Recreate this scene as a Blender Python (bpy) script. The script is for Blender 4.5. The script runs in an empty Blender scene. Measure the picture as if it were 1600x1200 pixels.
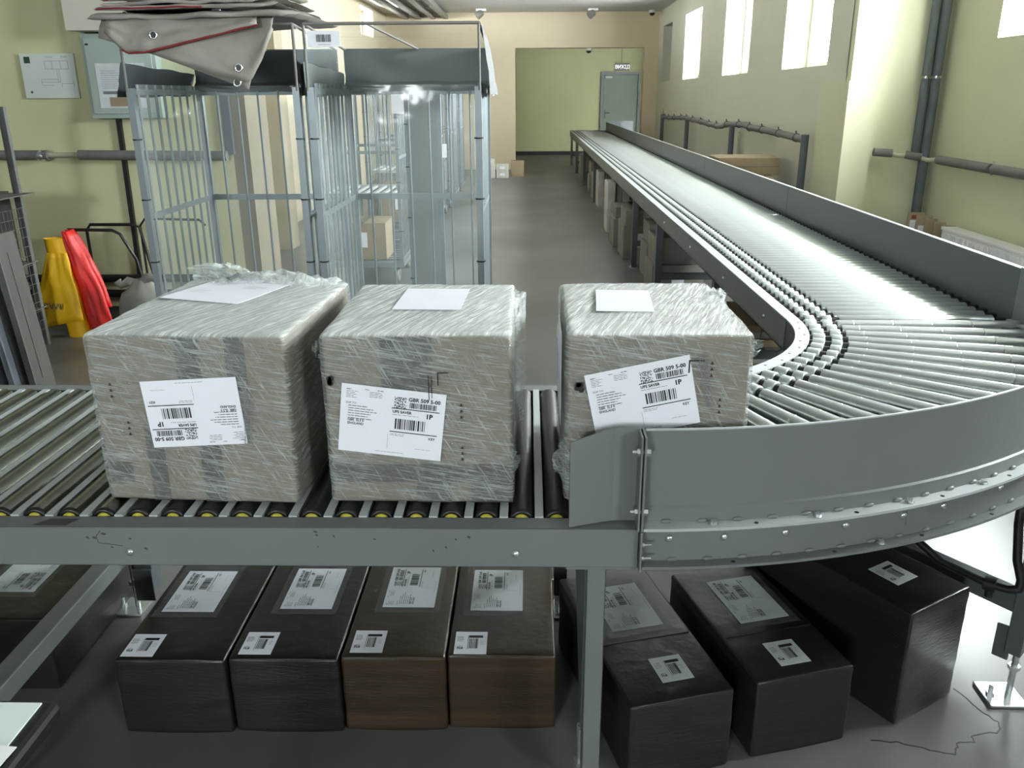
import bpy, bmesh, math, random
from mathutils import Vector, Matrix, noise as mnoise
random.seed(7)
scene = bpy.context.scene
col = scene.collection
PI = math.pi

# ------------------------------------------------------------------ camera, world, exposure
H = 1.55
_p, _y, _r = math.radians(19.0), math.radians(1.2), math.radians(0.35)
fwd = Vector((-math.sin(_y) * math.cos(_p), math.cos(_y) * math.cos(_p), -math.sin(_p)))
rt = Vector((math.cos(_y), math.sin(_y), 0))
up = rt.cross(fwd)
r2 = rt * math.cos(_r) - up * math.sin(_r)
u2 = up * math.cos(_r) + rt * math.sin(_r)
cd = bpy.data.cameras.new('camera')
cd.sensor_width = 36.0
cd.lens = 1312 / 1600 * 36.0
cd.clip_start = 0.02
cam = bpy.data.objects.new('camera', cd)
col.objects.link(cam)
mw = Matrix((r2, u2, -fwd)).transposed().to_4x4()
mw.translation = Vector((0, 0, H))
cam.matrix_world = mw
scene.camera = cam

vs = scene.view_settings
vs.view_transform = 'Standard'
try: vs.look = 'None'
except Exception: pass
vs.gamma = 1.0
vs.use_curve_mapping = False
vs.exposure = 0.5
scene.cycles.use_denoising = True
scene.cycles.max_bounces = 8
scene.cycles.diffuse_bounces = 5
scene.cycles.glossy_bounces = 4
scene.cycles.transparent_max_bounces = 16
scene.cycles.sample_clamp_indirect = 6.0
scene.cycles.caustics_reflective = False
scene.cycles.caustics_refractive = False

SKY = 80.0
w = bpy.data.worlds.new('overcast_sky')
scene.world = w
w.use_nodes = True
bg = w.node_tree.nodes['Background']
bg.inputs[0].default_value = (0.93, 0.965, 1.0, 1)
bg.inputs[1].default_value = SKY

def lamp(name, loc, size, energy, rot=(0, 0, 0), color=(1, 1, 1), portal=False):
    l = bpy.data.lights.new(name, 'AREA')
    l.shape = 'RECTANGLE'
    l.size, l.size_y = size
    l.energy = energy
    l.color = color
    l.cycles.is_portal = portal
    o = bpy.data.objects.new(name, l)
    o.location = loc
    o.rotation_euler = rot
    col.objects.link(o)
    return o

WALL_R, WALL_N, CORNER_Y, FAR_Y, CEIL = 2.72, 3.48, 7.6, 19.0, 3.17
HALL_WINDOWS = [(17.3, 18.4), (14.4, 15.85), (11.2, 12.65), (8.25, 9.7)]
NEAR_WINDOWS = [(5.35, 6.8), (2.1, 3.55), (-4.3, -2.85)]
REAR_FILL_WINDOWS = [(-3.2, -1.9)]  # unseen window added behind the camera as frontal fill light
WZ0, WZ1, NZ0, NZ1 = 1.79, 2.84, 1.93, 2.98
for a, b in HALL_WINDOWS:
    lamp('window_portal', (WALL_R + .34, (a + b) / 2, (WZ0 + WZ1) / 2), (WZ1 - WZ0, b - a), 1, (0, PI / 2, 0), portal=True)
for a, b in NEAR_WINDOWS:
    lamp('window_portal', (WALL_N + .34, (a + b) / 2, (NZ0 + NZ1) / 2), (NZ1 - NZ0, b - a), 1, (0, PI / 2, 0), portal=True)

for a, b in REAR_FILL_WINDOWS:
    lamp('window_portal', ((a + b) / 2, -6.38, 2.455), (b - a, 1.05), 1, (-PI / 2, 0, PI), portal=True)

# ------------------------------------------------------------------ materials
def lin(c):
    c = c / 255.0
    return c / 12.92 if c <= .04045 else ((c + .055) / 1.055) ** 2.4
def rgb(r, g, b): return (lin(r), lin(g), lin(b), 1)

def M(name, c, rough=.5, metal=0.0, vary=0.0, vscale=4.0, stretch=(1, 1, 1), bump=0.0, bscale=30.0, c2=None, coat=0.0, spec=.5, bstretch=None, detail=5):
    m = bpy.data.materials.new(name)
    m.use_nodes = True
    nt = m.node_tree; N = nt.nodes; L = nt.links
    b = N['Principled BSDF']
    c = rgb(*c)
    b.inputs['Base Color'].default_value = c
    b.inputs['Roughness'].default_value = rough
    b.inputs['Metallic'].default_value = metal
    b.inputs['Specular IOR Level'].default_value = spec
    if coat:
        b.inputs['Coat Weight'].default_value = coat
        b.inputs['Coat Roughness'].default_value = .15
    if vary or bump or c2:
        tc = N.new('ShaderNodeTexCoord')
        mp = N.new('ShaderNodeMapping'); mp.inputs['Scale'].default_value = stretch
        L.new(tc.outputs['Object'], mp.inputs['Vector'])
    if vary or c2:
        n = N.new('ShaderNodeTexNoise'); n.inputs['Scale'].default_value = vscale; n.inputs['Detail'].default_value = detail
        L.new(mp.outputs[0], n.inputs['Vector'])
        ramp = N.new('ShaderNodeValToRGB')
        ramp.color_ramp.elements[0].position = .32; ramp.color_ramp.elements[1].position = .68
        cc = rgb(*c2) if c2 else tuple(min(1, x * (1 + vary)) for x in c[:3]) + (1,)
        lo = c if c2 else tuple(x * (1 - vary) for x in c[:3]) + (1,)
        ramp.color_ramp.elements[0].color = lo; ramp.color_ramp.elements[1].color = cc
        L.new(n.outputs['Fac'], ramp.inputs[0]); L.new(ramp.outputs[0], b.inputs['Base Color'])
    if bump:
        mp2 = N.new('ShaderNodeMapping'); mp2.inputs['Scale'].default_value = bstretch or stretch
        L.new(tc.outputs['Object'], mp2.inputs['Vector'])
        n2 = N.new('ShaderNodeTexNoise'); n2.inputs['Scale'].default_value = bscale; n2.inputs['Detail'].default_value = 4
        L.new(mp2.outputs[0], n2.inputs['Vector'])
        bp = N.new('ShaderNodeBump'); bp.inputs['Strength'].default_value = bump; bp.inputs['Distance'].default_value = .01
        L.new(n2.outputs['Fac'], bp.inputs['Height']); L.new(bp.outputs[0], b.inputs['Normal'])
    return m

def film_mat(name, tint, base=.11, streak=.74, top=.42, rough=.12, sx=(9, 9, 190), tx=(130, 8, 5), rotx=-.16, bump=.8):
    """clear plastic film: mostly see-through, whiter along its stretch creases; extra white on upward faces paints in their bright sheen"""
    m = bpy.data.materials.new(name)
    m.use_nodes = True
    nt = m.node_tree; N = nt.nodes; L = nt.links
    b = N['Principled BSDF']; out = N['Material Output']
    b.inputs['Base Color'].default_value = rgb(*tint)
    b.inputs['Roughness'].default_value = rough
    b.inputs['Specular IOR Level'].default_value = .75
    tr = N.new('ShaderNodeBsdfTransparent')
    mix = N.new('ShaderNodeMixShader')
    tc = N.new('ShaderNodeTexCoord'); ge = N.new('ShaderNodeNewGeometry')
    def streaks(scale, rot, sc, w=.0):
        m0 = N.new('ShaderNodeMapping'); m0.inputs['Rotation'].default_value = rot
        mp = N.new('ShaderNodeMapping'); mp.inputs['Scale'].default_value = scale
        L.new(tc.outputs['Object'], m0.inputs['Vector']); L.new(m0.outputs[0], mp.inputs['Vector'])
        n = N.new('ShaderNodeTexNoise'); n.inputs['Scale'].default_value = sc; n.inputs['Detail'].default_value = 6; n.inputs['Roughness'].default_value = .68; n.inputs['Distortion'].default_value = .5
        L.new(mp.outputs[0], n.inputs['Vector'])
        return n
    s1 = streaks(sx, (0, rotx, 0), 1.6)
    s2 = streaks((11, 11, 150), (0, -1.05, 0), 1.4)
    s3 = streaks(tx, (0, 0, .35), 1.3)
    big = streaks((1, 1, 1), (0, 0, 0), 5.0)
    sep = N.new('ShaderNodeSeparateXYZ'); L.new(tc.outputs['Normal'], sep.inputs[0])
    def math_(op, a, bv, clamp=False):
        k = N.new('ShaderNodeMath'); k.operation = op; k.use_clamp = clamp
        for i, v in enumerate((a, bv)):
            if v is None: continue
            if isinstance(v, (int, float)): k.inputs[i].default_value = v
            else: L.new(v, k.inputs[i])
        return k.outputs[0]
    topm = math_('MULTIPLY', math_('SUBTRACT', sep.outputs['Z'], .45), 3.0, True)
    side = math_('MAXIMUM', s1.outputs['Fac'], math_('MULTIPLY', s2.outputs['Fac'], .93))
    mx = N.new('ShaderNodeMix'); mx.data_type = 'FLOAT'
    L.new(topm, mx.inputs[0]); L.new(side, mx.inputs[2]); L.new(s3.outputs['Fac'], mx.inputs[3])
    st = math_('MULTIPLY', math_('SUBTRACT', mx.outputs[0], .455), 5.0, True)
    st = math_('MULTIPLY', st, math_('MULTIPLY', math_('SUBTRACT', big.outputs['Fac'], .22), 2.2, True))
    fac = math_('ADD', math_('MULTIPLY', st, streak), math_('ADD', math_('MULTIPLY', topm, top), base), True)  # upward faces whitened to paint in the highlights on top
    bp = N.new('ShaderNodeBump'); bp.inputs['Strength'].default_value = bump; bp.inputs['Distance'].default_value = .009
    L.new(mx.outputs[0], bp.inputs['Height']); L.new(bp.outputs[0], b.inputs['Normal'])
    L.new(fac, mix.inputs[0]); L.new(tr.outputs[0], mix.inputs[1]); L.new(b.outputs[0], mix.inputs[2])
    L.new(mix.outputs[0], out.inputs['Surface'])
    return m

def clear_mat(name, tint=(230, 240, 238), fac=.12, rough=.08, bump=.3, bscale=8):
    m = bpy.data.materials.new(name); m.use_nodes = True
    nt = m.node_tree; N = nt.nodes; L = nt.links
    b = N['Principled BSDF']; out = N['Material Output']
    b.inputs['Base Color'].default_value = rgb(*tint); b.inputs['Roughness'].default_value = rough
    b.inputs['Specular IOR Level'].default_value = .8
    tr = N.new('ShaderNodeBsdfTransparent'); mix = N.new('ShaderNodeMixShader'); mix.inputs[0].default_value = fac
    tr.inputs[0].default_value = (.97, .985, .98, 1)
    tc = N.new('ShaderNodeTexCoord'); n = N.new('ShaderNodeTexNoise'); n.inputs['Scale'].default_value = bscale
    bp = N.new('ShaderNodeBump'); bp.inputs['Strength'].default_value = bump; bp.inputs['Distance'].default_value = .02
    L.new(tc.outputs['Object'], n.inputs['Vector']); L.new(n.outputs['Fac'], bp.inputs['Height']); L.new(bp.outputs[0], b.inputs['Normal'])
    L.new(tr.outputs[0], mix.inputs[1]); L.new(b.outputs[0], mix.inputs[2]); L.new(mix.outputs[0], out.inputs['Surface'])
    return m

def emit_mat(name, c, s):
    m = bpy.data.materials.new(name); m.use_nodes = True
    b = m.node_tree.nodes['Principled BSDF']
    b.inputs['Base Color'].default_value = rgb(*c)
    b.inputs['Emission Color'].default_value = rgb(*c); b.inputs['Emission Strength'].default_value = s
    return m

mat = dict(
    paint=M('grey_paint', (110, 114, 115), .42, vary=.05, vscale=3, bump=.04, bscale=220),
    paint_backlit=M('backlit_grey_paint', (74, 82, 86), .42, vary=.04, vscale=2),  # guard's grey darkened: its backlit shade is put into the colour
    paint_dark=M('dark_grey_paint', (80, 85, 88), .45, vary=.06, vscale=3, bump=.04, bscale=200),
    paint_light=M('light_grey_paint', (176, 182, 182), .45, vary=.03, vscale=4),
    zinc=M('zinc_steel', (224, 233, 232), .36, .88, vary=.05, vscale=20, stretch=(1, 1, 1), bump=.03, bscale=60),
    steel=M('worn_steel', (132, 137, 128), .2, 1.0, vary=.14, vscale=16, stretch=(1, 1, 1), bump=.04, bscale=80),
    sleeve=M('plastic_sleeve', (206, 212, 210), .26, .75, vary=.04, vscale=10),
    bolt=M('bright_zinc', (222, 226, 228), .25, .9),
    rubber=M('black_rubber', (26, 28, 28), .42, vary=.15, vscale=10),
    blackp=M('black_plastic', (20, 21, 22), .4),
    yellow=M('yellow_bearing', (176, 168, 58), .5),
    wall_y=M('yellow_wall', (200, 199, 158), .75, vary=.035, vscale=1.2, bump=.05, bscale=60),
    wall_r=M('cream_wall', (194, 194, 178), .75, vary=.03, vscale=1.0, bump=.05, bscale=60),
    wall_f=M('peach_wall', (206, 194, 168), .75, vary=.03, vscale=1.0, bump=.05, bscale=60),
    wall_g=M('green_wall', (166, 170, 128), .7, vary=.05, vscale=.8, bump=.05, bscale=60),
    wall_tan=M('tan_wall', (128, 120, 100), .75, vary=.03, vscale=1),
    wall_beige=M('beige_wall', (168, 158, 134), .75, vary=.03, vscale=1),
    wall_n=M('pale_yellow_wall', (198, 199, 168), .75, vary=.03, vscale=1.0, bump=.05, bscale=60),
    wall_dim=M('grey_wall', (104, 104, 98), .8, vary=.03, vscale=1),
    ceil=M('white_ceiling', (196, 194, 190), .8, vary=.02, vscale=1),
    white=M('white_pvc', (236, 238, 238), .35),
    paper=M('white_paper', (236, 239, 246), .55, vary=.015, vscale=12),
    paper2=M('creased_paper', (205, 212, 214), .5, vary=.06, vscale=20),
    ink=M('black_ink', (24, 24, 27), .6),
    ink_grey=M('grey_ink', (120, 122, 128), .6),
    carton=M('kraft_carton', (118, 109, 94), .65, vary=.09, vscale=5, stretch=(1, 1, 3), bump=.05, bscale=40),
    carton_tan=M('tan_carton', (150, 134, 108), .7, vary=.1, vscale=4, bump=.08, bscale=30),
    tape=M('brown_tape', (66, 63, 59), .35, vary=.08, vscale=6),
    wrap=film_mat('stretch_film', (230, 238, 234)),
    loose=film_mat('loose_film', (236, 246, 242), base=.22, streak=.5, top=.22, bump=.8),
    darkwrap=M('dark_stretch_film', (33, 32, 30), .3, vary=.14, vscale=5, stretch=(1, 1, 10), bump=.16, bscale=10, bstretch=(3, 3, 30), spec=.5),
    brownwrap=M('brown_wrapped_carton', (70, 54, 36), .34, vary=.3, vscale=4, stretch=(.25, .25, 9), bump=.16, bscale=10, c2=(44, 38, 30), bstretch=(3, 3, 30), spec=.5),
    pouch=clear_mat('label_pouch', (200, 206, 206), .10, .15, .9, 22),
    film_clear=clear_mat('clear_film', (205, 216, 216), .24, .14, .7, 5),
    glass=clear_mat('window_glass', (235, 245, 245), .06, .02, 0.0),
    cage=M('cage_steel', (126, 135, 138), .4, .4, vary=.08, vscale=8),
    fabric=M('grey_cover', (118, 127, 126), .6, vary=.08, vscale=4, bump=.3, bscale=9),
    fabric_dark=M('dark_cover', (66, 70, 74), .6, vary=.08, vscale=4, bump=.3, bscale=9),
    tarp=M('grey_tarp', (146, 142, 134), .6, vary=.1, vscale=5, bump=.4, bscale=14),
    tarp_top=M('pale_tarp', (182, 188, 172), .55, vary=.06, vscale=5, bump=.3, bscale=14),
    red=M('red_piping', (120, 30, 36), .6, vary=.1, vscale=20),
    red_bag=M('red_plastic', (214, 44, 40), .45, vary=.16, vscale=5, bump=.6, bscale=9),
    yellow_bag=M('yellow_plastic', (236, 184, 20), .45, vary=.08, vscale=5, bump=.5, bscale=8),
    sack=M('grey_sack', (128, 126, 118), .75, vary=.12, vscale=6, bump=.6, bscale=12),
    insul=M('pipe_insulation', (102, 102, 98), .8, vary=.1, vscale=12, bump=.3, bscale=40),
    insul_d=M('dark_insulation', (84, 90, 94), .7, vary=.06, vscale=12, bump=.2, bscale=40),
    pipe_w=M('painted_pipe', (170, 170, 148), .55),
    board=M('plan_board', (206, 214, 206), .5, vary=.02, vscale=8),
    cabinet=M('cabinet_grey_green', (160, 176, 166), .5, vary=.02, vscale=6),
    green_ink=M('green_ink', (40, 70, 48), .6),
    door=M('grey_green_door', (78, 96, 76), .5, vary=.04, vscale=3),
    plank=M('dusty_panel', (76, 73, 67), .65, vary=.14, vscale=6, stretch=(1, 1, .4), bump=.2, bscale=20),
    alu=M('scratched_aluminium', (140, 146, 154), .4, .5, vary=.28, vscale=9, stretch=(4, 4, .6)),
    rack=M('rack_grey', (96, 98, 95), .6, .2, vary=.1, vscale=10),
    crate=M('grey_crate', (126, 124, 118), .6, vary=.16, vscale=6, bump=.2, bscale=14),
    crate_w=M('wrapped_white_box', (196, 196, 190), .4, vary=.14, vscale=6, bump=.3, bscale=12),
    table=M('pale_table_top', (214, 226, 224), .45, vary=.01, vscale=5),
    sign_dark=M('sign_dark', (26, 34, 30), .4),
    sign_text=emit_mat('sign_text', (225, 235, 225), .5),
    grey_glass=M('shaded_pane', (110, 116, 122), .2, vary=.05, vscale=3),
    socket=M('fixture_grey', (120, 118, 112), .5),
)

def floor_material():
    m = M('polished_concrete', (84, 85, 83), .3, vary=.12, vscale=.9, bump=.02, bscale=12, c2=(116, 117, 116))
    N = m.node_tree.nodes; L = m.node_tree.links
    b = N['Principled BSDF']
    n = N.new('ShaderNodeTexNoise'); n.inputs['Scale'].default_value = 1.6; n.inputs['Detail'].default_value = 6
    mr = N.new('ShaderNodeMapRange'); mr.inputs['To Min'].default_value = .16; mr.inputs['To Max'].default_value = .5
    L.new(n.outputs['Fac'], mr.inputs['Value']); L.new(mr.outputs[0], b.inputs['Roughness'])
    return m
mat['floor'] = floor_material()

# ------------------------------------------------------------------ mesh helpers
class MB:
    def __init__(self): self.v = []; self.f = []; self.s = []
    def add(self, vs_, fs, smooth=False):
        k = len(self.v)
        self.v += [tuple(x) for x in vs_]
        self.f += [tuple(i + k for i in f) for f in fs]
        self.s += [smooth] * len(fs)
        return self
    def box(self, x0, x1, y0, y1, z0, z1):
        return self.add([(x0, y0, z0), (x1, y0, z0), (x1, y1, z0), (x0, y1, z0), (x0, y0, z1), (x1, y0, z1), (x1, y1, z1), (x0, y1, z1)],
                        [(0, 3, 2, 1), (4, 5, 6, 7), (0, 1, 5, 4), (1, 2, 6, 5), (2, 3, 7, 6), (3, 0, 4, 7)])
    def obox(self, c, ax, ay, az):
        c, ax, ay, az = map(Vector, (c, ax, ay, az))
        P = [c + ax * i + ay * j + az * k for k in (-1, 1) for i, j in ((-1, -1), (1, -1), (1, 1), (-1, 1))]
        return self.add(P, [(0, 3, 2, 1), (4, 5, 6, 7), (0, 1, 5, 4), (1, 2, 6, 5), (2, 3, 7, 6), (3, 0, 4, 7)])
    def bar(self, p0, p1, a, b, upv=(0, 0, 1)):
        p0, p1 = Vector(p0), Vector(p1); d = (p1 - p0); L = d.length; d.normalize()
        s = d.cross(Vector(upv))
        if s.length < 1e-4: s = d.cross(Vector((0, 1, 0)))
        s.normalize(); t = s.cross(d)
        return self.obox((p0 + p1) / 2, d * L / 2, s * a / 2, t * b / 2)
    def lathe(self, p0, d, prof, n=12, cap0=True, cap1=True, smooth=True):
        p0, d = Vector(p0), Vector(d).normalized()
        a = d.cross(Vector((0, 0, 1)))
        if a.length < 1e-4: a = d.cross(Vector((1, 0, 0)))
        a.normalize(); b = d.cross(a)
        vs_, fs = [], []
        for t, r in prof:
            for i in range(n):
                q = 2 * PI * i / n
                vs_.append(p0 + d * t + (a * math.cos(q) + b * math.sin(q)) * r)
        for k in range(len(prof) - 1):
            for i in range(n):
                j = (i + 1) % n
                fs.append((k * n + i, k * n + j, (k + 1) * n + j, (k + 1) * n + i))
        self.add(vs_, fs, smooth)
        if cap0: self.add(vs_[:n], [tuple(range(n))[::-1]])
        if cap1: self.add(vs_[-n:], [tuple(range(n))])
        return self
    def cyl(self, p0, p1, r, r1=None, n=12, smooth=True):
        d = Vector(p1) - Vector(p0)
        return self.lathe(p0, d, [(0, r), (d.length, r if r1 is None else r1)], n, smooth=smooth)
    def tube(self, pts, r, n=8, closed=False):
        pts = [Vector(p) for p in pts]; m = len(pts)
        vs_, fs = [], []
        prev = None
        for k in range(m):
            if closed: d = pts[(k + 1) % m] - pts[k - 1]
            else: d = pts[min(k + 1, m - 1)] - pts[max(k - 1, 0)]
            d.normalize()
            a = prev - d * prev.dot(d) if prev else d.cross(Vector((0, 0, 1)))
            if a.length < 1e-3: a = d.cross(Vector((1, 0, 0)))
            a.normalize(); prev = a; b = d.cross(a)
            rr = r[k] if isinstance(r, (list, tuple)) else r
            for i in range(n):
                q = 2 * PI * i / n
                vs_.append(pts[k] + (a * math.cos(q) + b * math.sin(q)) * rr)
        for k in range(m if closed else m - 1):
            for i in range(n):
                j = (i + 1) % n; k2 = (k + 1) % m
                fs.append((k * n + i, k * n + j, k2 * n + j, k2 * n + i))
        self.add(vs_, fs, True)
        if not closed:
            self.add(vs_[:n], [tuple(range(n))[::-1]]); self.add(vs_[-n:], [tuple(range(n))])
        return self
    def prism(self, poly, d):
        d = Vector(d); P = [Vector(p) for p in poly]; n = len(P)
        fs = [tuple(range(n))[::-1], tuple(range(n, 2 * n))] + [(i, (i + 1) % n, n + (i + 1) % n, n + i) for i in range(n)]
        return self.add(P + [p + d for p in P], fs)
    def grid(self, fn, nu, nv, smooth=True):
        vs_ = [fn(i / nu, j / nv) for j in range(nv + 1) for i in range(nu + 1)]
        fs = [(j * (nu + 1) + i, j * (nu + 1) + i + 1, (j + 1) * (nu + 1) + i + 1, (j + 1) * (nu + 1) + i) for j in range(nv) for i in range(nu)]
        return self.add(vs_, fs, smooth)
    def arcprof(self, c, prof, a0, a1, n, closed_prof=True, smooth=True):
        """sweep a closed (r, z) outline about the vertical through c"""
        m = len(prof)
        for k in range(m):
            r0, z0 = prof[k]; r1, z1 = prof[(k + 1) % m]
            vs_, fs = [], []
            for i in range(n + 1):
                a = a0 + (a1 - a0) * i / n
                vs_ += [(c[0] + r0 * math.cos(a), c[1] + r0 * math.sin(a), z0), (c[0] + r1 * math.cos(a), c[1] + r1 * math.sin(a), z1)]
            fs = [(2 * i, 2 * i + 1, 2 * i + 3, 2 * i + 2) for i in range(n)]
            self.add(vs_, fs, smooth)
        for a in (a0, a1):
            self.add([(c[0] + r * math.cos(a), c[1] + r * math.sin(a), z) for r, z in prof], [tuple(range(m))])
        return self
    def rbox(self, w_, d_, h_, n=8, r=.01, disp=None):
        """rounded box on z = 0..h centred on x, y; disp(p, nrm) may move a point"""
        hx, hy, hz = w_ / 2, d_ / 2, h_ / 2
        H3 = (hx, hy, hz)
        def lines_(h):
            e = r / (2 * h)
            return [0, e * .3, e * .65, e] + [e + (1 - 2 * e) * i / n for i in range(1, n)] + [1 - e, 1 - e * .65, 1 - e * .3, 1]
        for ax in range(3):
            LU, LV = lines_(H3[(ax + 1) % 3]), lines_(H3[(ax + 2) % 3])
            for sg in (-1, 1):
                vs_ = []
                for v in LV:
                    for u in LU:
                        u2_, v2_ = 2 * u - 1, 2 * v - 1
                        p = [0, 0, 0]; p[ax] = sg; p[(ax + 1) % 3] = u2_ if sg > 0 else -u2_; p[(ax + 2) % 3] = v2_
                        q = Vector((p[0] * hx, p[1] * hy, p[2] * hz))
                        inner = Vector((max(-hx + r, min(hx - r, q.x)), max(-hy + r, min(hy - r, q.y)), max(-hz + r, min(hz - r, q.z))))
                        dd = q - inner
                        nr = dd.normalized() if dd.length > 1e-7 else Vector((0, 0, 0))
                        if dd.length < 1e-7: nr[ax] = sg
                        q = inner + nr * r
                        if disp: q = disp(q, nr)
                        vs_.append((q.x, q.y, q.z + hz))
                nu, nv = len(LU), len(LV)
                self.add(vs_, [(j * nu + i, j * nu + i + 1, (j + 1) * nu + i + 1, (j + 1) * nu + i) for j in range(nv - 1) for i in range(nu - 1)], True)
        return self
    def mesh(self, name):
        me = bpy.data.meshes.new(name)
        me.from_pydata(self.v, [], self.f)
        me.polygons.foreach_set('use_smooth', self.s)
        me.update()
        return me
    def build(self, name, m, parent=None, bevel=0.0, weld=False, M4=None, kind=None):
        me = self.mesh(name)
        if weld:
            bm_ = bmesh.new(); bm_.from_mesh(me); bmesh.ops.remove_doubles(bm_, verts=bm_.verts, dist=1e-5); bm_.to_mesh(me); bm_.free()
        return link(name, me, m, parent, bevel, M4, kind)

def link(name, me, m, parent=None, bevel=0.0, M4=None, kind=None):
    o = bpy.data.objects.new(name, me)
    if m is not None and not me.materials: me.materials.append(mat[m])
    col.objects.link(o)
    if parent: o.parent = parent
    if M4 is not None: o.matrix_local = M4
    if bevel:
        b = o.modifiers.new('edge', 'BEVEL'); b.width = bevel; b.segments = 2; b.limit_method = 'ANGLE'; b.angle_limit = math.radians(50)
    if kind: o['kind'] = kind
    return o

def thing(name, label, cat, loc=(0, 0, 0), rz=0.0, group=None):
    o = bpy.data.objects.new(name, None)
    o.empty_display_size = .05
    o.location = loc; o.rotation_euler = (0, 0, rz)
    col.objects.link(o)
    return tag(o, label, cat, group)
def tag(o, label, cat, group=None):
    o['label'] = label; o['category'] = cat
    if group: o['group'] = group
    return o
def struct(o): o['kind'] = 'structure'; return o

def copy_tree(o, parent=None):
    c = o.copy(); col.objects.link(c)
    if parent: c.parent = parent
    for ch in list(o.children): copy_tree(ch, c)
    return c

_txt = {}
def text_geo(s, size, bold=0.0, align='LEFT'):
    k = (s, size, bold, align)
    if k not in _txt:
        cu = bpy.data.curves.new('t', 'FONT'); cu.body = s; cu.size = size; cu.align_x = align; cu.offset = bold; cu.resolution_u = 2
        o = bpy.data.objects.new('t', cu); col.objects.link(o)
        bpy.context.view_layer.update()
        me = bpy.data.meshes.new_from_object(o.evaluated_get(bpy.context.evaluated_depsgraph_get()))
        _txt[k] = ([v.co.copy() for v in me.vertices], [tuple(p.vertices) for p in me.polygons])
        bpy.data.objects.remove(o); bpy.data.curves.remove(cu); bpy.data.meshes.remove(me)
    return _txt[k]

def uvn(origin, u, v):
    u, v = Vector(u).normalized(), Vector(v).normalized(); n = u.cross(v)
    m = Matrix((u, v, n)).transposed().to_4x4(); m.translation = Vector(origin); return m

class Print:
    """flat print in label coordinates: u to the right, v up, on z = .0004"""
    def __init__(self): self.mb = MB()
    def q(self, x0, x1, y0, y1): self.mb.add([(x0, y0, .0004), (x1, y0, .0004), (x1, y1, .0004), (x0, y1, .0004)], [(0, 1, 2, 3)]); return self
    def t(self, s, x, y, size, bold=0, align='LEFT'):
        vs_, fs = text_geo(s, size, bold, align); self.mb.add([(p.x + x, p.y + y, .0004) for p in vs_], fs); return self
    def bars(self, x0, x1, y0, y1, rng, unit=.0011):
        x = x0
        while x < x1 - 1e-6:
            wd = unit * rng.choice((1, 1, 2, 3)); self.q(x, min(x + wd, x1), y0, y1); x += wd + unit * rng.choice((1, 1, 2))
        return self
    def lines(self, x, y, n, rng, lmin, lmax, step, th):
        th *= .62
        for i in range(n):
            xx = x; e = x + rng.uniform(lmin, lmax)
            while xx < e:
                wl = rng.uniform(.004, .011); self.q(xx, min(e, xx + wl), y - i * step, y - i * step + th); xx += wl + .0014
        return self

def ship_print():
    rng = random.Random(3); p = Print(); W, Hh = .205, .142
    X = lambda u: (u - .5) * W
    Y = lambda v: (.5 - v) * Hh
    p.lines(X(.05), Y(.075), 1, rng, .01, .011, .003, .0024); p.lines(X(.05), Y(.10), 5, rng, .012, .03, .0032, .0013)
    p.lines(X(.225), Y(.06), 1, rng, .008, .009, .003, .0016); p.lines(X(.345), Y(.06), 1, rng, .011, .012, .003, .002)
    p.lines(X(.27), Y(.09), 4, rng, .02, .026, .0032, .0013)
    p.t('SHIP TO:', X(.05), Y(.28), .0055, 0)
    p.lines(X(.075), Y(.315), 6, rng, .022, .062, .0052, .0021)
    p.t('GBR  SL3 0', X(.075), Y(.535), .0068, .0002)
    p.t('ENGLAND', X(.075), Y(.585), .0068, .0002)
    for i in range(13):                    # round dot-matrix postal code patch
        for j in range(13):
            r_ = math.hypot(i - 6, j - 6)
            on = rng.random() < .52 if r_ > 2.2 else int(r_ + .5) % 2 == 0
            if on:
                cx, cy = X(.515) + i * .0018 + (j % 2) * .0009, Y(.265) + j * .00175
                p.mb.add([(cx + .001 * math.cos(a * PI / 3 + .5), cy + .001 * math.sin(a * PI / 3 + .5), .0004) for a in range(6)], [tuple(range(6))])
    p.t('GBR 509 5-00', X(.645), Y(.155), .0108, .00035)
    p.bars(X(.66), X(.915), Y(.255), Y(.175), rng, .0008)
    p.q(X(.49), X(.95), Y(.285), Y(.272))
    p.t('UPS SAVER', X(.50), Y(.345), .0078, .0003)
    p.lines(X(.50), Y(.375), 1, rng, .05, .052, .003, .0012)
    p.t('1P', X(.82), Y(.385), .0135, .0006)
    p.bars(X(.53), X(.82), Y(.585), Y(.43), rng, .0011)
    p.q(X(.485), X(.945), Y(.635), Y(.622))
    p.lines(X(.49), Y(.665), 2, rng, .02, .032, .003, .0011)
    p.t('KEY', X(.865), Y(.70), .0072, .0002)
    p.q(X(.47), X(.472), Y(.9), Y(.68)); p.lines(X(.36), Y(.95), 1, rng, .055, .056, .003, .0011)
    p.lines(X(.74), Y(.86), 1, rng, .03, .031, .003, .0009)
    return p.mb.mesh('label_print')
def small_print():
    rng = random.Random(5); p = Print()
    p.q(-.006, .03, .02, .03); p.bars(-.004, .018, -.024, .016, rng, .001)
    for i in range(5): p.q(-.002 + i * .0065, .0015 + i * .0065, .0215, .0285)
    p.q(-.008, -.007, -.028, .03)
    p.lines(-.036, .024, 5, rng, .014, .024, .0045, .0018)
    for i in range(6):
        for j in range(5):
            if rng.random() < .55: p.q(-.034 + i * .0025, -.0318 + i * .0025, -.026 + j * .0025, -.0238 + j * .0025)
    p.lines(.024, .006, 3, rng, .008, .01, .006, .0012)
    return p.mb.mesh('label_print')
SHIP, SMALL = ship_print(), small_print()
_labelmesh = {}
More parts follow.
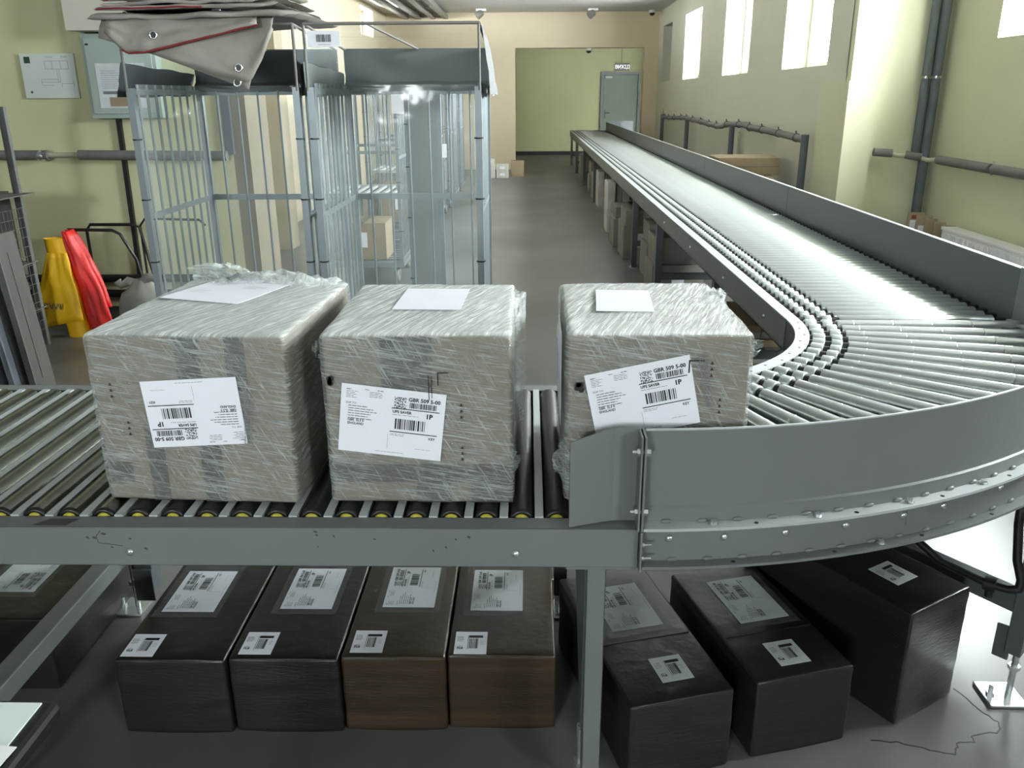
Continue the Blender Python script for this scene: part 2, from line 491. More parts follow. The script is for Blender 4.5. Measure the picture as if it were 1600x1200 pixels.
def label(parent, origin, u, v, size=(.205, .142), pr=SHIP, name='address_label', paper='paper', lab=None):
    key = (size, paper)
    if key not in _labelmesh:
        _labelmesh[key] = MB().box(-size[0] / 2, size[0] / 2, -size[1] / 2, size[1] / 2, -.0006, 0).mesh('label_sheet')
        _labelmesh[key].materials.append(mat[paper])
    o = link(name, _labelmesh[key], None, parent, M4=uvn(origin, u, v))
    if lab: o['label'] = lab
    if pr is not None:
        link('print', pr, 'ink', o)
    return o

def nz(x, y, z=0.0): return mnoise.noise(Vector((x, y, z)))

# ================================================================== ROOM
struct(MB().box(-7, 4.0, -6.2, 23.9, -.1, 0).build('floor', 'floor'))
struct(MB().box(-7, 4.0, -6.2, 23.9, CEIL, CEIL + .15).build('ceiling', 'ceil'))
def window_wall(name, m, x, y0, y1, wins, z0, z1, th=.36):
    mb = MB()
    mb.box(x, x + th, y0, y1, 0, z0); mb.box(x, x + th, y0, y1, z1, CEIL)
    edges = [y0] + [e for w_ in sorted(wins) for e in w_] + [y1]
    for i in range(0, len(edges), 2):
        if edges[i + 1] - edges[i] > 1e-3: mb.box(x, x + th, edges[i], edges[i + 1], z0, z1)
    return struct(mb.build(name, m))
window_wall('wall_right', 'wall_r', WALL_R, CORNER_Y + .1, FAR_Y, HALL_WINDOWS, WZ0, WZ1)
window_wall('wall_right_near', 'wall_n', WALL_N, -6.2, CORNER_Y + .1, NEAR_WINDOWS, NZ0, NZ1)
struct(MB().box(WALL_R, WALL_N + .36, CORNER_Y, CORNER_Y + .12, 0, CEIL).build('wall_right_return', 'wall_n'))
# pier below the beam end: stands a little proud of the return wall
struct(MB().box(WALL_R - .045, WALL_R + .2, CORNER_Y - .1, CORNER_Y + .62, 0, 1.645).build('trim_1', 'wall_n'))
struct(MB().box(-7, -2.12, 6.2, 6.45, 0, CEIL).build('wall_left', 'wall_y'))
struct(MB().box(-2.12, -2.0, 6.2, 6.7, 0, CEIL).build('trim_2', 'wall_tan'))
struct(MB().box(-2.82, -2.52, 8.9, 9.2, 0, CEIL).build('trim_3', 'wall_beige'))
struct(MB().box(-3.06, -2.4, 5.95, 6.2, 1.97, CEIL).build('trim_4', 'wall_r'))
mb = MB(); mb.box(-3.3, -3.0, 6.45, 16.2, 0, CEIL).box(-3.3, -3.0, 17.5, FAR_Y, 0, CEIL).box(-3.3, -3.0, 16.2, 17.5, 0, 2.6).box(-3.3, -3.0, 16.2, 17.5, 3.08, CEIL)
struct(mb.build('wall_left_far', 'wall_f'))
mb = MB(); mb.box(-3.3, -.29, FAR_Y, FAR_Y + .3, 0, CEIL).box(2.43, WALL_R + .36, FAR_Y, FAR_Y + .3, 0, CEIL).box(-.29, 2.43, FAR_Y, FAR_Y + .3, 2.48, CEIL)
struct(mb.build('wall_far', 'wall_f'))
mb = MB(); mb.box(-1.6, 3.5, 23.6, 23.8, 0, CEIL).box(-1.8, -1.6, FAR_Y + .3, 23.8, 0, CEIL).box(3.3, 3.5, FAR_Y + .3, 23.8, 0, CEIL)
struct(mb.build('wall_back', 'wall_g'))
struct(MB().box(-1.6, 1.92, 23.57, 23.6, 0, .1).build('baseboard_back', 'blackp'))
struct(MB().box(-7.2, -7, -6.2, 6.45, 0, CEIL).build('wall_left_side', 'wall_dim'))
mb = MB(); mb.box(-7.2, WALL_N + .36, -6.4, -6.2, 0, 1.93).box(-7.2, WALL_N + .36, -6.4, -6.2, 2.98, CEIL)
edges = [-7.2] + [e for w_ in REAR_FILL_WINDOWS for e in w_] + [WALL_N + .36]
for i in range(0, len(edges), 2): mb.box(edges[i], edges[i + 1], -6.4, -6.2, 1.93, 2.98)
struct(mb.build('wall_rear', 'wall_dim'))
lamp('window_portal', (-3.28, 16.85, 2.84), (.48, 1.3), 1, (0, -PI / 2, 0), portal=True)
wn = 1
def window(x, y0, y1, z0, z1, pane='glass', split=None, flip=1):
    global wn
    o = struct(MB().box(x, x + flip * .03, y0, y1, z0 - .02, z0).build('window_%d' % wn, 'white'))
    wn += 1
    xa, xb = sorted((x + flip * .02, x + flip * .09))
    f = MB(); t = .06
    f.box(xa, xb, y0, y0 + t, z0, z1).box(xa, xb, y1 - t, y1, z0, z1).box(xa, xb, y0 + t, y1 - t, z0, z0 + t).box(xa, xb, y0 + t, y1 - t, z1 - t, z1)
    f.build('window_frame', 'white', o, bevel=.006)
    ym = split if split else (y0 + y1) / 2
    MB().box(xa + .005, xb - .005, ym - .035, ym + .035, z0 + t, z1 - t).build('mullion', 'white', o, bevel=.006)
    s = MB(); 
    for ya, yb in ((y0 + t, ym - .035), (ym + .035, y1 - t)):
        MB().box((xa + xb) / 2 - .004, (xa + xb) / 2 + .004, ya, yb, z0 + t, z1 - t).build('pane', pane, o)
    MB().box(xb - .002 if flip < 0 else xa - .03, xb + .03 if flip < 0 else xa, ym - .012, ym + .012, z0 + .45, z0 + .58).build('window_handle', 'white', o, bevel=.004)
    return o
for i, (a, b) in enumerate(HALL_WINDOWS):
    window(WALL_R + .24, a, b, WZ0, WZ1, 'grey_glass' if i == 0 else 'glass')
for a, b in NEAR_WINDOWS: window(WALL_N + .24, a, b, NZ0, NZ1)
window(-3.2, 16.2, 17.5, 2.6, 3.08, flip=-1)
for a, b in REAR_FILL_WINDOWS:  # frame and pane of the added fill window, out of view
    o = struct(MB().box(a, b, -6.36, -6.3, 1.93, 1.99).box(a, b, -6.36, -6.3, 2.92, 2.98).box(a, a + .06, -6.36, -6.3, 1.99, 2.92).box(b - .06, b, -6.36, -6.3, 1.99, 2.92).build('window_%d' % wn, 'white')); wn += 1
    MB().box(a + .06, b - .06, -6.334, -6.326, 1.99, 2.92).build('pane', 'glass', o)

# crack in the concrete
ck = [(1.17, 1.935), (1.20, 1.85), (1.222, 1.80), (1.20, 1.765), (1.13, 1.755), (1.125, 1.73), (1.075, 1.725), (1.06, 1.685), (1.0, 1.70), (.93, 1.725), (.85, 1.735)]
mb = MB()
pts = []
for i in range(len(ck) - 1):
    for k in range(4):
        t = k / 4; pts.append((ck[i][0] * (1 - t) + ck[i + 1][0] * t + random.uniform(-.004, .004), ck[i][1] * (1 - t) + ck[i + 1][1] * t + random.uniform(-.004, .004)))
for a, b in zip(pts, pts[1:]):
    mb.bar((a[0], a[1], .0003), (b[0], b[1], .0003), .0035, .0008)
fl = bpy.data.objects['floor']
mb.build('crack', 'rubber', fl)

# door and sign at the very back
d1 = struct(MB().box(1.97, 2.87, 23.53, 23.57, .01, 2.03).build('door_1', 'door', bevel=.004))
f = MB().box(1.9, 1.965, 23.5, 23.6, 0, 2.1).box(2.875, 2.94, 23.5, 23.6, 0, 2.1).box(1.965, 2.875, 23.5, 23.6, 2.035, 2.1)
f.build('door_frame', 'paint_dark', d1)
MB().box(2.0, 2.2, 23.47, 23.53, 1.95, 2.0).build('door_closer', 'paint_light', d1, bevel=.005)
h = MB().box(2.0, 2.04, 23.515, 23.53, .95, 1.17).cyl((2.02, 23.53, 1.08), (2.02, 23.47, 1.08), .011).cyl((2.01, 23.475, 1.08), (2.14, 23.475, 1.08), .011)
h.build('door_handle', 'blackp', d1)
t = thing('exit_sign', 'small dark exit sign with pale lettering hanging over the grey-green door', 'sign', (2.44, 23.5, 2.14))
MB().box(-.18, .18, -.03, .03, 0, .17).build('sign_case', 'sign_dark', t, bevel=.006)
p = Print().t('ВИХІД', 0, -.04, .12, .002, 'CENTER')
p.mb.build('sign_lettering', 'sign_text', t, M4=uvn((0, -.032, .085), (1, 0, 0), (0, 0, 1)))
MB().cyl((-.02, 0, .17), (-.02, 0, CEIL - 2.14), .006, n=6).build('hanger', 'blackp', t)
def camera_dome(loc, lab):
    t = thing('security_camera', lab, 'camera', loc)
    MB().lathe((0, 0, 0), (0, 0, -1), [(0, .06), (.03, .07), (.05, .06)], 12).build('mount', 'white', t)
    MB().lathe((0, 0, -.05), (0, 0, -1), [(0, .055), (.03, .05), (.05, .03), (.056, .005)], 12).build('dome', 'blackp', t)
camera_dome((2.52, 18.75, CEIL), 'small dome security camera in the ceiling corner above the far opening')
camera_dome((1.27, 19.2, 2.48), 'dark round camera under the head of the far opening')
def ceiling_spot(loc, lab):
    t = thing('ceiling_spotlight', lab, 'lamp', loc)
    MB().box(-.1, .1, -.06, .06, -.04, 0).build('mount', 'white', t, bevel=.004)
    MB().lathe((.02, 0, -.06), (-.7, -.4, -.5), [(0, .05), (.02, .07), (.13, .08), (.135, .05)], 12).build('lamp_head', 'socket', t)
    MB().cyl((.06, 0, -.03), (-.06, -.02, -.15), .012, n=6).build('arm', 'socket', t)
ceiling_spot((1.28, 18.3, CEIL), 'grey ceiling spotlight above the far opening')
ceiling_spot((-.95, 18.2, CEIL), 'grey ceiling spotlight over the peach wall left of the opening')
for x, lab in ((-2.42, 'long grey cable tray under the ceiling, the one beside the left wall'), (-1.86, 'long grey cable tray under the ceiling, the one nearer the aisle')):
    t = thing('cable_tray', lab, 'cable tray', (x, 13, CEIL - .02))
    for s in (-1, 1):
        MB().box(s * .13 - .045, s * .13 + .045, -6.5, 6.0, -.1, -.02).build('side_rail', 'socket', t)
    for k in range(9): MB().box(-.1, .1, -6 + k * 1.45, -5.9 + k * 1.45, -.05, -.035).build('rung', 'paint_light', t)
    for k in range(4): MB().cyl((0, -5 + k * 3.4, -.04), (0, -5 + k * 3.4, .02), .01, n=6).build('hanger', 'socket', t)

# lamp added to brighten the passage; its fitting is out of view
mat['tube'] = emit_mat('lit_tube', (255, 248, 235), 4.0)
def lum(x, y, lab, L_=1.5):
    t = thing('added_passage_lamp', lab, 'lamp', (x, y, CEIL))
    MB().box(-.12, .12, -L_ / 2, L_ / 2, -.06, 0).build('lamp_housing', 'white', t, bevel=.005)
    for s in (-1, 1): MB().cyl((s * .06, -L_ / 2 + .04, -.085), (s * .06, L_ / 2 - .04, -.085), .018, n=8).build('lamp_tube', 'tube', t)
lum(.6, 21.4, 'twin tube ceiling lamp in the green passage')

# ================================================================== CONVEYORS
ZR = .7375; RR = .0245; TOP = ZR + RR
CX, CY = .22, 3.06
cv = thing('roller_conveyor', 'straight roller conveyor with grey beams carrying the wrapped parcels', 'conveyor', (0, 0, 0))
def channel_x(y0, out, name):
    """C beam along x; out = -1 faces the camera"""
    yo = y0; mb = MB()
    a, b = -2.7, .215
    ys = sorted((yo, yo - out * .004)); mb.box(a, b, ys[0], ys[1], .664, .75)
    ys = sorted((yo, yo - out * .046)); mb.box(a, b, ys[0], ys[1], .746, .75); mb.box(a, b, ys[0], ys[1], .664, .668)
    return mb.build(name, 'paint', cv, bevel=.003)
channel_x(1.456, -1, 'front_beam'); channel_x(2.312, 1, 'rear_beam')
rb = MB().lathe((0, 1.508, 0), (0, 1, 0), [(.006, RR), (.736, RR)], 20, False, False).mesh('roller_tube'); rb.materials.append(mat['steel'])
rd = MB().lathe((0, 1.508, 0), (0, 1, 0), [(.006, RR), (.736, RR)], 20, False, False).mesh('roller_tube_black'); rd.materials.append(mat['rubber'])
ring = MB().lathe((0, 1.508, 0), (0, 1, 0), [(.004, RR * .62), (.0, RR * .7), (0, RR * .98), (.008, RR * 1.02)], 20, False, False).mesh('cap'); ring.materials.append(mat['blackp'])
bear = MB().lathe((0, 1.505, 0), (0, 1, 0), [(0, RR * .3), (0, RR * .62), (.006, RR * .66)], 16, True, False).mesh('bearing'); bear.materials.append(mat['yellow'])
cap2 = MB().lathe((0, 2.24, 0), (0, 1, 0), [(0, RR * 1.0), (.004, RR * .98), (.006, RR * .9)], 16, False, True).mesh('cap2'); cap2.materials.append(mat['zinc'])
barm = MB().box(-.0085, .0085, 1.50, 2.265, .725, .7535).mesh('spacer'); barm.materials.append(mat['paint_light'])
PITCH = .0707
for k in range(-24, 17):
    x = -1.004 + PITCH * k
    black = x > -.83
    T = Matrix.Translation((x, 0, ZR))
    o = link('roller', rd if black else rb, None, cv, M4=T)
    link('end_cap', ring, None, o); link('bearing', bear, None, o); link('end_cap', cap2, None, o)
    link('spacer_bar', barm, None, cv, M4=Matrix.Translation((x + PITCH / 2, 0, 0)))
MB().box(-2.7, .2, 1.5, 2.27, .668, .671).build('bed_plate', 'paint_dark', cv)
scr = MB().lathe((0, 0, 0), (0, -1, 0), [(0, .0085), (.002, .0085), (.005, .006), (.006, .0025)], 12).mesh('screw'); scr.materials.append(mat['bolt'])
for x in (-1.95, -1.37, -.792, -.025): link('screw', scr, None, cv, M4=Matrix.Translation((x, 1.456, .695)))
def foot(parent, x, y, rz=0.0, dx=0.0):
    T = Matrix.Translation((x, y, 0)) @ Matrix.Rotation(rz, 4, 'Z')
    o = link('foot_plate', MB().box(-.05, .05, -.05, .05, 0, .009).mesh('fp'), 'bolt', parent, .002, T)
    b = MB().lathe((-.028, .0, .009), (0, 0, 1), [(0, .011), (.007, .011), (.007, .006), (.03, .006)], 6, smooth=False); b.build('anchor_bolt', 'bolt', o)
    MB().cyl((.02, 0, .009), (.02, 0, .2), .0085, n=10).lathe((.02, 0, .09), (0, 0, 1), [(0, .016), (.012, .016)], 6, smooth=False).build('threaded_rod', 'bolt', o)
def leg(parent, x0, x1, y0, y1, z0, z1, name='leg', m='paint'):
    mb = MB().box(x0, x1, y0, y0 + .004, z0, z1)
    mb.box(x0, x0 + .004, y0, y1, z0, z1); mb.box(x1 - .004, x1, y0, y1, z0, z1)
    return mb.build(name, m, parent, bevel=.002)
leg(cv, .118, .157, 1.485, 1.56, .08, .664); foot(cv, .118, 1.53, PI / 2)
MB().box(.075, .213, 1.46, 1.56, .656, .664).build('top_plate', 'paint', cv, bevel=.002)
MB().prism([(.1155, 1.5, .65), (.1155, 2.0, .65), (.1155, 1.53, .2)], (.004, 0, 0)).build('gusset_plate', 'paint_dark', cv)
leg(cv, .078, .118, 2.25, 2.31, .08, .664); foot(cv, .09, 2.29, PI / 2)
leg(cv, -1.285, -1.235, 1.47, 1.53, .08, .664); leg(cv, -1.222, -1.168, 2.25, 2.31, .085, .664, m='paint_dark')
foot(cv, -1.27, 2.29, 0); foot(cv, -1.26, 1.5, 0)
MB().box(-1.29, -1.235, 1.5, 2.3, .19, .245).build('tie_beam', 'paint', cv, bevel=.004)
MB().box(-1.225, -1.165, 2.24, 2.249, .06, .17).build('foot_bracket', 'paint_dark', cv, bevel=.002)
# flared guide plate bolted to the end of the front beam
pl = MB()
pl.grid(lambda u, v: (.079 + .138 * u, 1.458 + .03 * min(1, u / .65), (.753 if u > .0 else .752) + (.178 + .018 * min(1, u / .55)) * v), 8, 1, False)
g = pl.build('guide_plate', 'paint', cv); s = g.modifiers.new('t', 'SOLIDIFY'); s.thickness = .003
MB().box(.2095, .2135, 1.44, 1.492, .752, .948).build('end_flange', 'paint', cv, bevel=.001)

sm = bpy.data.materials.new('scuffed_paint'); sm.use_nodes = True
sm.node_tree.nodes['Principled BSDF'].inputs['Base Color'].default_value = rgb(62, 64, 66); sm.node_tree.nodes['Principled BSDF'].inputs['Roughness'].default_value = .7
mat['scuff'] = sm
MB().add([(-.985, 1.462, .7503), (-.915, 1.462, .7503), (-.90, 1.49, .7503), (-.96, 1.49, .7503)], [(0, 1, 2, 3)]).build('scuff_mark', 'scuff', cv)
rs = random.Random(77)
for i in range(16):
    x = rs.choice((-.85, -.82, -.79, -.4, -.33, -.2, -.15)) + rs.uniform(-.03, .03); z = rs.uniform(.70, .742); l_ = rs.uniform(.003, .009)
    MB().add([(x, 1.4558, z), (x + l_, 1.4558, z - rs.uniform(.001, .004)), (x + l_ * .9, 1.4558, z + .002), (x + l_ * .3, 1.4558, z + .003)], [(0, 1, 2, 3)]).build('scuff_mark', 'scuff', cv)
MB().tube([(-.845, 1.4556, .742), (-.855, 1.4556, .73), (-.852, 1.4556, .715), (-.82, 1.4556, .711), (-.805, 1.4556, .708)], .0007, 4).build('scratch', 'scuff', cv)

# --- the bend
bend = thing('curved_roller_conveyor', 'ninety degree roller conveyor bend with tall curved grey guard', 'conveyor', (0, 0, 0))
A0, A1 = -PI / 2 + .002, 0.0
RO = 1.572
MB().arcprof((CX, CY), [(RO, .752), (RO + .003, .752), (RO + .003, .945), (RO, .945)], A0, A1, 48).build('curved_guard', 'paint', bend)
MB().arcprof((CX, CY), [(RO - .001, .945), (RO + .004, .945), (RO + .004, .948), (RO - .001, .948)], A0, A1, 48).build('guard_rim', 'paint_light', bend)
MB().arcprof((CX, CY), [(RO + .003, .752), (RO + .007, .752), (RO + .007, .782), (RO + .003, .786)], A0, A1, 48).build('guard_foot', 'paint', bend)
MB().arcprof((CX, CY), [(RO - .02, .746), (RO + .036, .746), (RO + .036, .752), (RO - .02, .752)], A0, A1, 48).build('top_flange', 'paint_light', bend)
MB().arcprof((CX, CY), [(RO + .006, .668), (RO + .010, .668), (RO + .010, .746), (RO + .006, .746)], A0, A1, 48).build('side_web', 'paint', bend)
MB().arcprof((CX, CY), [(RO + .0, .662), (RO + .036, .662), (RO + .036, .668), (RO + .0, .668)], A0, A1, 48).build('bottom_flange', 'paint', bend)
MB().arcprof((CX, CY), [(.742, .746), (.79, .746), (.79, .752), (.742, .752)], A0, A1, 36).build('inner_flange', 'paint_light', bend)
MB().arcprof((CX, CY), [(.744, .62), (.748, .62), (.748, .746), (.744, .746)], A0, A1, 36).build('inner_web', 'paint_dark', bend)
MB().box(.2165, .2205, 1.44, 1.492, .752, .948).build('end_flange', 'paint', bend, bevel=.001)
MB().box(.2165, .2205, 1.44, 1.50, .662, .75).build('end_flange', 'paint', bend, bevel=.001)
hexm = MB().lathe((-.022, 0, 0), (1, 0, 0), [(0, .004), (.008, .004), (.008, .008), (.016, .008), (.016, .004), (.026, .004), (.026, .0075), (.034, .0075)], 6, smooth=False).mesh('joint_bolt'); hexm.materials.append(mat['bolt'])
for z in (.915, .79): link('joint_bolt', hexm, None, bend, M4=Matrix.Translation((.217, 1.452, z)))
for z in (.718, .688):
    MB().cyl((.22, 1.452, z), (.24, 1.452, z), .003, n=8).lathe((.2205, 1.452, z), (1, 0, 0), [(0, .006), (.005, .006)], 6).build('joint_bolt', 'bolt', bend)
hexf = MB().lathe((0, 0, 0), (0, 0, 1), [(0, .010), (.002, .010), (.002, .007), (.008, .007)], 6, smooth=False).mesh('bolt'); hexf.materials.append(mat['bolt'])
weldm = MB().lathe((-.011, 0, 0), (1, 0, 0), [(0, .001), (.004, .004), (.011, .0048), (.018, .004), (.022, .001)], 8).mesh('weld'); weldm.materials.append(mat['paint'])
slot = MB().lathe((0, 0, 0), (0, 0, 1), [(0, .0045), (.0006, .0045)], 8).mesh('slot'); slot.materials.append(mat['blackp'])
def polar(r, a, z): return Matrix.Translation((CX + r * math.cos(a), CY + r * math.sin(a), z)) @ Matrix.Rotation(a + PI / 2, 4, 'Z')
k = 0
a = A0 + .03
while a < -.15:
    link('weld_bead', weldm, None, bend, M4=polar(RO + .0085, a, .755))
    link('weld_bead', weldm, None, bend, M4=polar(RO + .011, a + .01, .671))
    if k % 3 == 1: link('bolt', hexf, None, bend, M4=polar(RO + .02, a + .012, .752))
    if k % 3 == 2: link('slot', slot, None, bend, M4=polar(RO + .024, a + .02, .752)); link('slot', slot, None, bend, M4=polar(RO + .024, a - .005, .668))
    if k % 7 == 6: link('bolt', hexf, None, bend, M4=polar(RO + .022, a + .02, .668))
    a += .0455; k += 1
scr2 = MB().lathe((0, 0, 0), (0, -1, 0), [(0, .0085), (.002, .0085), (.005, .006), (.006, .0025)], 12).mesh('screw2'); scr2.materials.append(mat['bolt'])
for a in (A0 + .035, A0 + .105, A0 + .185, A0 + .27, A0 + .36, A0 + .43, A0 + .55, A0 + .66, A0 + .78): link('screw', scr2, None, bend, M4=polar(RO + .010, a, .718))
# maker's sticker with CE mark
aa = A0 + .385
st = MB().box(-.03, .03, -.018, .018, -.0005, .0005)
T = Matrix.Translation((CX + (RO + .0106) * math.cos(aa), CY + (RO + .0106) * math.sin(aa), .712)) @ Matrix.Rotation(aa + PI / 2, 4, 'Z') @ Matrix.Rotation(PI / 2, 4, 'X')
so = st.build('maker_sticker', 'paint', bend, M4=T)
p = Print().t('CE', .012, .009, .009, .0003); p.lines(-.028, .011, 1, random.Random(2), .014, .015, .003, .003); p.lines(-.028, -.016, 1, random.Random(4), .016, .017, .003, .0012)
p.mb.build('print', 'ink', so)
p = Print(); p.q(-.026, -.014, -.011, .004); p.q(-.012, -.006, -.008, .0); p.q(0, .022, -.012, .004)
p.mb.build('worn_patch', 'paint_light', so)
# rollers of the bend
seg = MB().lathe((.800, 0, 0), (1, 0, 0), [(0, .015), (0, .021), (.002, .0218), (.038, .0222), (.04, .021), (.04, .015)], 14, False, False).mesh('short'); seg.materials.append(mat['zinc'])
seg2 = MB().lathe((.862, 0, 0), (1, 0, 0), [(0, .015), (0, .021), (.002, .0218), (.032, .0222), (.034, .021), (.034, .015)], 14, False, False).mesh('short2'); seg2.materials.append(mat['zinc'])
prof = [(0, .012), (0, .0205), (.002, .0208)]
for e in (.06, .2, .34, .48):
    rr = .0208 + .0032 * e / .61
    prof += [(e - .004, rr), (e - .0012, rr), (e, rr - .0012), (e + .0012, rr), (e + .004, rr)]
prof += [(.64, .0241), (.655, .0241), (.656, .01)]
lng = MB().lathe((.916, 0, 0), (1, 0, 0), prof, 16).mesh('tapered'); lng.materials.append(mat['sleeve'])
rod = MB().lathe((1.15, 0, -.004), (1, 0, 0), [(0, .008), (0, .0085), (.36, .0105), (.361, .006)], 10).mesh('rod'); rod.materials.append(mat['zinc'])
axl = MB().cyl((.775, 0, 0), (1.566, 0, 0), .006, n=6).mesh('axle'); axl.materials.append(mat['blackp'])
gapm = MB().lathe((.79, 0, 0), (1, 0, 0), [(0, .0145), (.13, .0145)], 10).mesh('spacer2'); gapm.materials.append(mat['blackp'])
NB = 20
for i in range(NB):
    a = A0 + (i + .5) * (PI / 2) / NB
    T = Matrix.Translation((CX, CY, ZR)) @ Matrix.Rotation(a, 4, 'Z')
    o = link('roller', lng, None, bend, M4=T)
    link('short_roller', seg, None, o); link('short_roller', seg2, None, o); link('axle', axl, None, o); link('spacer', gapm, None, o)
    T2 = Matrix.Translation((CX, CY, ZR)) @ Matrix.Rotation(a + (PI / 4) / NB, 4, 'Z')
    link('filler_rod', rod, None, bend, M4=T2)
for i in range(14):
    a = A0 + .08 + i * .11
    link('slot', slot, None, bend, M4=polar(.766 + (.006 if i % 2 else -.004), a, .752))
MB().arcprof((CX, CY), [(.75, .66), (RO, .66), (RO, .663), (.75, .663)], A0, A1, 24).build('bed_plate', 'rubber', bend)
# bend supports: outer leg, inner leg, radial tie
aL = math.atan2(1.91 - CY, 1.30 - CX)
dirL = Vector((math.cos(aL), math.sin(aL), 0))
po = Vector((CX, CY, 0)) + dirL * 1.575; pi_ = Vector((CX + .78 * math.cos(aL + .14), CY + .78 * math.sin(aL + .14), 0))
sd = Vector((-dirL.y, dirL.x, 0))
mbl = MB().obox((po.x, po.y, .40), dirL * .02, sd * .025, (0, 0, .262)); mbl.build('leg', 'paint_dark', bend, bevel=.003)
MB().obox((pi_.x, pi_.y, .40), dirL * .02, sd * .025, (0, 0, .262)).build('leg', 'paint_dark', bend, bevel=.003)
MB().bar(pi_ + Vector((0, 0, .285)), po + Vector((0, 0, .285)), .045, .055).build('tie_beam', 'paint_dark', bend, bevel=.004)
MB().obox((po - dirL * .03 - sd * .012 + Vector((0, 0, .16))), dirL * .02, sd * .004, (0, 0, .05)).build('foot_bracket', 'paint_dark', bend, bevel=.003)
foot(bend, po.x - .02, po.y - .01, aL + .8); foot(bend, pi_.x, pi_.y, aL)

# --- the long straight run
run = thing('long_roller_conveyor', 'long roller conveyor with tall side guard running to the far opening', 'conveyor', (0, 0, 0))
Y0, Y1 = CY, 20.4
XL = 1.01; XG = CX + RO
MB().box(XL - .048, XL, Y0, Y1, .746, .752).build('rail_flange', 'paint_light', run)
MB().box(XL - .05, XL - .046, Y0, Y1, .632, .752).box(XL - .05, XL - .01, Y0, Y1, .632, .636).build('side_rail', 'paint', run)
y = Y0; 
while y < Y1 - .1:
    e = min(y + 2.9, Y1)
    MB().box(XG, XG + .003, y + .003, e - .003, .66, .94).build('guard_panel', 'paint_backlit', run)
    MB().box(XG + .003, XG + .03, e - .008, e - .004, .66, .935).build('guard_rib', 'paint_dark', run)
    y = e
MB().box(XG, XG + .022, Y0, Y1, .94, .943).build('guard_lip', 'paint_light', run)
MB().box(XG - .04, XG + .0, Y0, Y1, .69, .694).build('rail_flange', 'paint_dark', run)
P2 = .0678
lr = MB().lathe((XL + .158, 0, 0), (1, 0, 0), [(0, .015), (0, .021), (.002, .0232), (.572, .0232), (.574, .021), (.574, .015)], 14, False, False).mesh('long_roller'); lr.materials.append(mat['zinc'])
s1m = MB().lathe((XL + .03, 0, 0), (1, 0, 0), [(0, .015), (0, .021), (.002, .0232), (.032, .0232), (.034, .021), (.034, .015)], 12, False, False).mesh('short_a'); s1m.materials.append(mat['zinc'])
s2m = MB().lathe((XL + .094, 0, 0), (1, 0, 0), [(0, .015), (0, .021), (.002, .0232), (.032, .0232), (.034, .021), (.034, .015)], 12, False, False).mesh('short_b'); s2m.materials.append(mat['zinc'])
ax2 = MB().cyl((XL - .009, 0, 0), (XG - .002, 0, 0), .0145, n=8).mesh('axle2'); ax2.materials.append(mat['blackp'])
nr = int((Y1 - Y0 - .05) / P2)
far = MB(); farb = MB()
for i in range(nr):
    yy = Y0 + .04 + i * P2
    T = Matrix.Translation((0, yy, ZR - .003))
    o = link('roller', lr, None, run, M4=T)
    if i < 150:
        link('short_roller', s1m, None, run, M4=T); link('short_roller', s2m, None, run, M4=T)
        link('axle', ax2, None, o)
    else:
        farb.lathe((XL - .01, yy, ZR - .003), (1, 0, 0), [(0, .0145), (.165, .0145)], 6).lathe((XL + .7395, yy, ZR - .003), (1, 0, 0), [(0, .018), (XG - XL - .741, .018)], 6)
        for x in (.03, .094): far.lathe((XL + x, yy, ZR - .003), (1, 0, 0), [(0, .0232), (.034, .0232)], 8, False, False)
far.build('short_rollers', 'zinc', run, kind='stuff'); farb.build('roller_spacers', 'blackp', run, kind='stuff')
MB().box(XL - .04, XG, Y0, Y1, .655, .658).build('bed_plate', 'rubber', run)
for i, yy in enumerate((4.35, 6.4, 7.9, 10.76, 12.9, 15.4, 17.9, 20.1)):
    MB().box(XL - .045, XL + .005, yy - .03, yy + .03, .01, .655).build('leg', 'paint_dark', run, bevel=.003)
    MB().box(XG - .05, XG, yy - .03, yy + .03, .01, .655).build('leg', 'paint_dark', run, bevel=.003)
    MB().box(XL, XG - .05, yy - .02, yy + .02, .2, .25).build('cross_tie', 'paint_dark', run)
    for x in (XL - .02, XG - .025): MB().box(x - .045, x + .045, yy - .045, yy + .045, 0, .01).build('foot_plate', 'bolt', run)
for yy in (3.35, 4.1, 5.0, 6.0, 7.2): link('screw', scr, None, run, M4=Matrix.Translation((XL - .05, yy, .69)) @ Matrix.Rotation(-PI / 2, 4, 'Z'))
# end guard turning off to the right at the far end
MB().box(XG + .003, 2.41, Y1 - .003, Y1, .55, .96).build('end_guard', 'paint_dark', run)
MB().box(XL - .05, XG, Y1 - .003, Y1 + .002, .63, .76).build('end_plate', 'paint_dark', run)

# hose under the bend
hz = [(1.02, 2.14, .42), (1.12, 2.02, .345), (1.2, 1.93, .335), (1.235, 1.90, .336), (1.255, 1.885, .345), (1.258, 1.888, .37), (1.245, 1.90, .42), (1.235, 1.91, .52), (1.235, 1.92, .652)]
pts = []
for i in range(len(hz) - 1):
    for q in range(3):
        t_ = q / 3; pts.append([hz[i][j] * (1 - t_) + hz[i + 1][j] * t_ for j in range(3)])
pts.append(hz[-1])
t = thing('black_hose', 'black ribbed cable hose strapped to the tie beam under the bend', 'hose', (0, 0, 0))
MB().tube(pts, .011, 8).build('hose', 'blackp', t)
MB().cyl((1.195, 1.935, .335), (1.215, 1.917, .335), .02, n=10).cyl((1.205, 1.925, .30), (1.205, 1.925, .335), .01, n=8).build('strap', 'blackp', t)

# thin cable hanging under the long run
t = MB().tube([(1.0, 3.5, .64), (.985, 3.45, .60), (.96, 3.38, .575), (.955, 3.25, .575), (.97, 3.15, .60), (1.0, 3.1, .645)], .003, 6).build('loose_cable', 'blackp')
tag(t, 'thin black cable looping below the long conveyor rail', 'cable')

